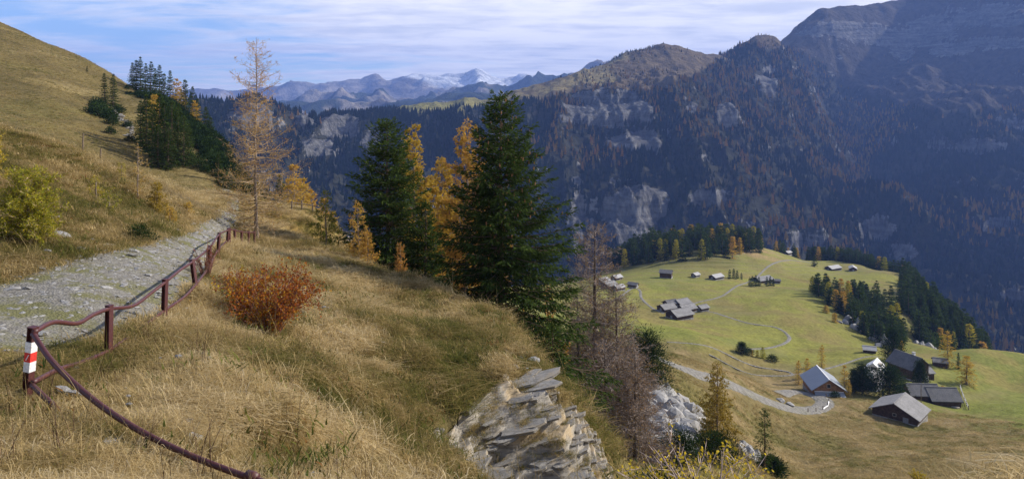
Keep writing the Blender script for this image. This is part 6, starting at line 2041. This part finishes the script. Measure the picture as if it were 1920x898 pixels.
scatter('low_herbs', np.stack([X_, D_, ground(PX_, D_) + 0.03], 1), np.stack([rng.normal(0, .15, n), rng.normal(0, .15, n), rng.uniform(0, 6.28, n)], 1), np.stack([sc_ * 1.3, sc_ * 1.3, sc_ * 1.6], 1), np.clip(rng.normal(0.4, 0.28, n), 0, 1), rng.integers(0, 2, n), HSRC, 'low green and rusty herbs between the grass tussocks')

# coarse tussocks on the hill, the gully and the pasture slope
TSRC = [clump_src('tussock', 511, 34, 0.42, 0.035, 0.8, 0.22, 0.3), clump_src('tussock', 512, 34, 0.34, 0.04, 1.0, 0.30, 0.4, comb=0.6)]
sets = [sample(17000, -40, 470, 66, 262), sample(15000, 1230, 1960, 92, 205), sample(4200, 1090, 1480, 15, 100)]
PX_, D_ = map(np.concatenate, zip(*sets))
X_ = (PX_ - 960) / F * D_
dl = np.minimum.reduce([line_dist(X_, D_, s)[0] - hw for s, hw in lane_c.values()])
row = near_row(PX_, D_)
mown = (PX_ > 1560) & (D_ > 100) & (row < 758 + 0.18 * (PX_ - 1700))
k_ = (dl > 1.8) & ~(mown & (rng.random(len(X_)) < 0.97)) & (row > -20)
PX_, D_, X_ = PX_[k_], D_[k_], X_[k_]
n = len(PX_)
tt = 0.52 + 0.5 * (fbm(X_ / 9, D_ / 9, 4, 54) - 0.5) - 0.30 * sstep(fbm(X_ / 4.5, D_ / 4.5, 4, 60), 0.5, 0.68) + rng.normal(0, 0.08, n) - 0.10 * (PX_ < 500)
sc_ = rng.uniform(0.6, 1.2, n) * np.where(PX_ < 500, 0.75, 1.0)
scatter('tussock_grass', np.stack([X_, D_, ground(PX_, D_) - 0.03], 1), np.stack([rng.normal(0, .1, n), rng.normal(0, .1, n), rng.uniform(0, 6.28, n)], 1), np.stack([sc_ * 1.2, sc_ * 1.2, sc_ * 0.8], 1), np.clip(tt, 0.05, 0.95), rng.integers(0, 2, n), TSRC, 'coarse ochre tussock grass on the hill and the pasture slope')

# loose stones on the road and along its edges
STN = [source('stone', rock_mesh(430 + i, M_slate2, 1, 0.5)) for i in range(3)]
n = 5200
j = rng.integers(0, 110, n); off = rng.normal(0, 0.62, n)
off = np.clip(off, -1.12, 1.12)
tg = np.gradient(road_c[:, :2], axis=0); tg /= np.linalg.norm(tg, axis=1)[:, None]
xy = road_c[j, :2] + np.stack([-tg[j, 1], tg[j, 0]], 1) * (off * road_c[j, 2])[:, None] + rng.normal(0, 0.15, (n, 2))
ss = 0.012 + 0.035 * rng.random(n) ** 3 * (1 + xy[:, 1] / 30)
ss = np.where(rng.random(n) < 0.03, ss * 2.2, ss)
scatter('road_stones', np.column_stack([xy, GX(xy[:, 0], xy[:, 1]) + 0.035 + ss * 0.15]), rng.uniform(-0.3, 0.3, (n, 3)) + np.stack([np.zeros(n), np.zeros(n), rng.uniform(0, 6, n)], 1), np.stack([ss * 1.5, ss, ss * 0.5], 1), rng.random(n), rng.integers(0, 3, n), STN, 'loose pale stones strewn over the gravel road')

# stones strewn in the turf below the railing and on the bank
n = 420
PX_, D_ = sample(n, 40, 1000, 8.0, 24)
X_ = (PX_ - 960) / F * D_
k_ = fbm(X_ / 2.0, D_ / 2.0, 3, 139) > 0.52
PX_, D_, X_ = PX_[k_], D_[k_], X_[k_]; n = len(PX_)
ss = 0.02 + 0.07 * rng.random(n) ** 2
scatter('slope_stones', np.stack([X_, D_, ground(PX_, D_) + 0.05 + ss * 0.4], 1), rng.uniform(-0.4, 0.4, (n, 3)), np.stack([ss * 1.5, ss, ss * 0.7], 1), rng.random(n), rng.integers(0, 3, n), STN, 'small pale stones strewn in the dry grass')
# ------------------------------------------------------------------ the air between
m_h, t_h, o_h = material('haze_air')
pv = t_h.node('ShaderNodeVolumePrincipled')
pv.inputs['Color'].default_value = (0.25, 0.42, 1.0, 1)
pv.inputs['Density'].default_value = 9.0e-5
pv.inputs['Anisotropy'].default_value = 0.0
t_h.link(pv.outputs[0], o_h.inputs['Volume'])
hz = MB(); hz.box((-20000, -200, -460), (22000, 13500, 1000))
tag(hz.build('haze', m_h), kind='stuff')
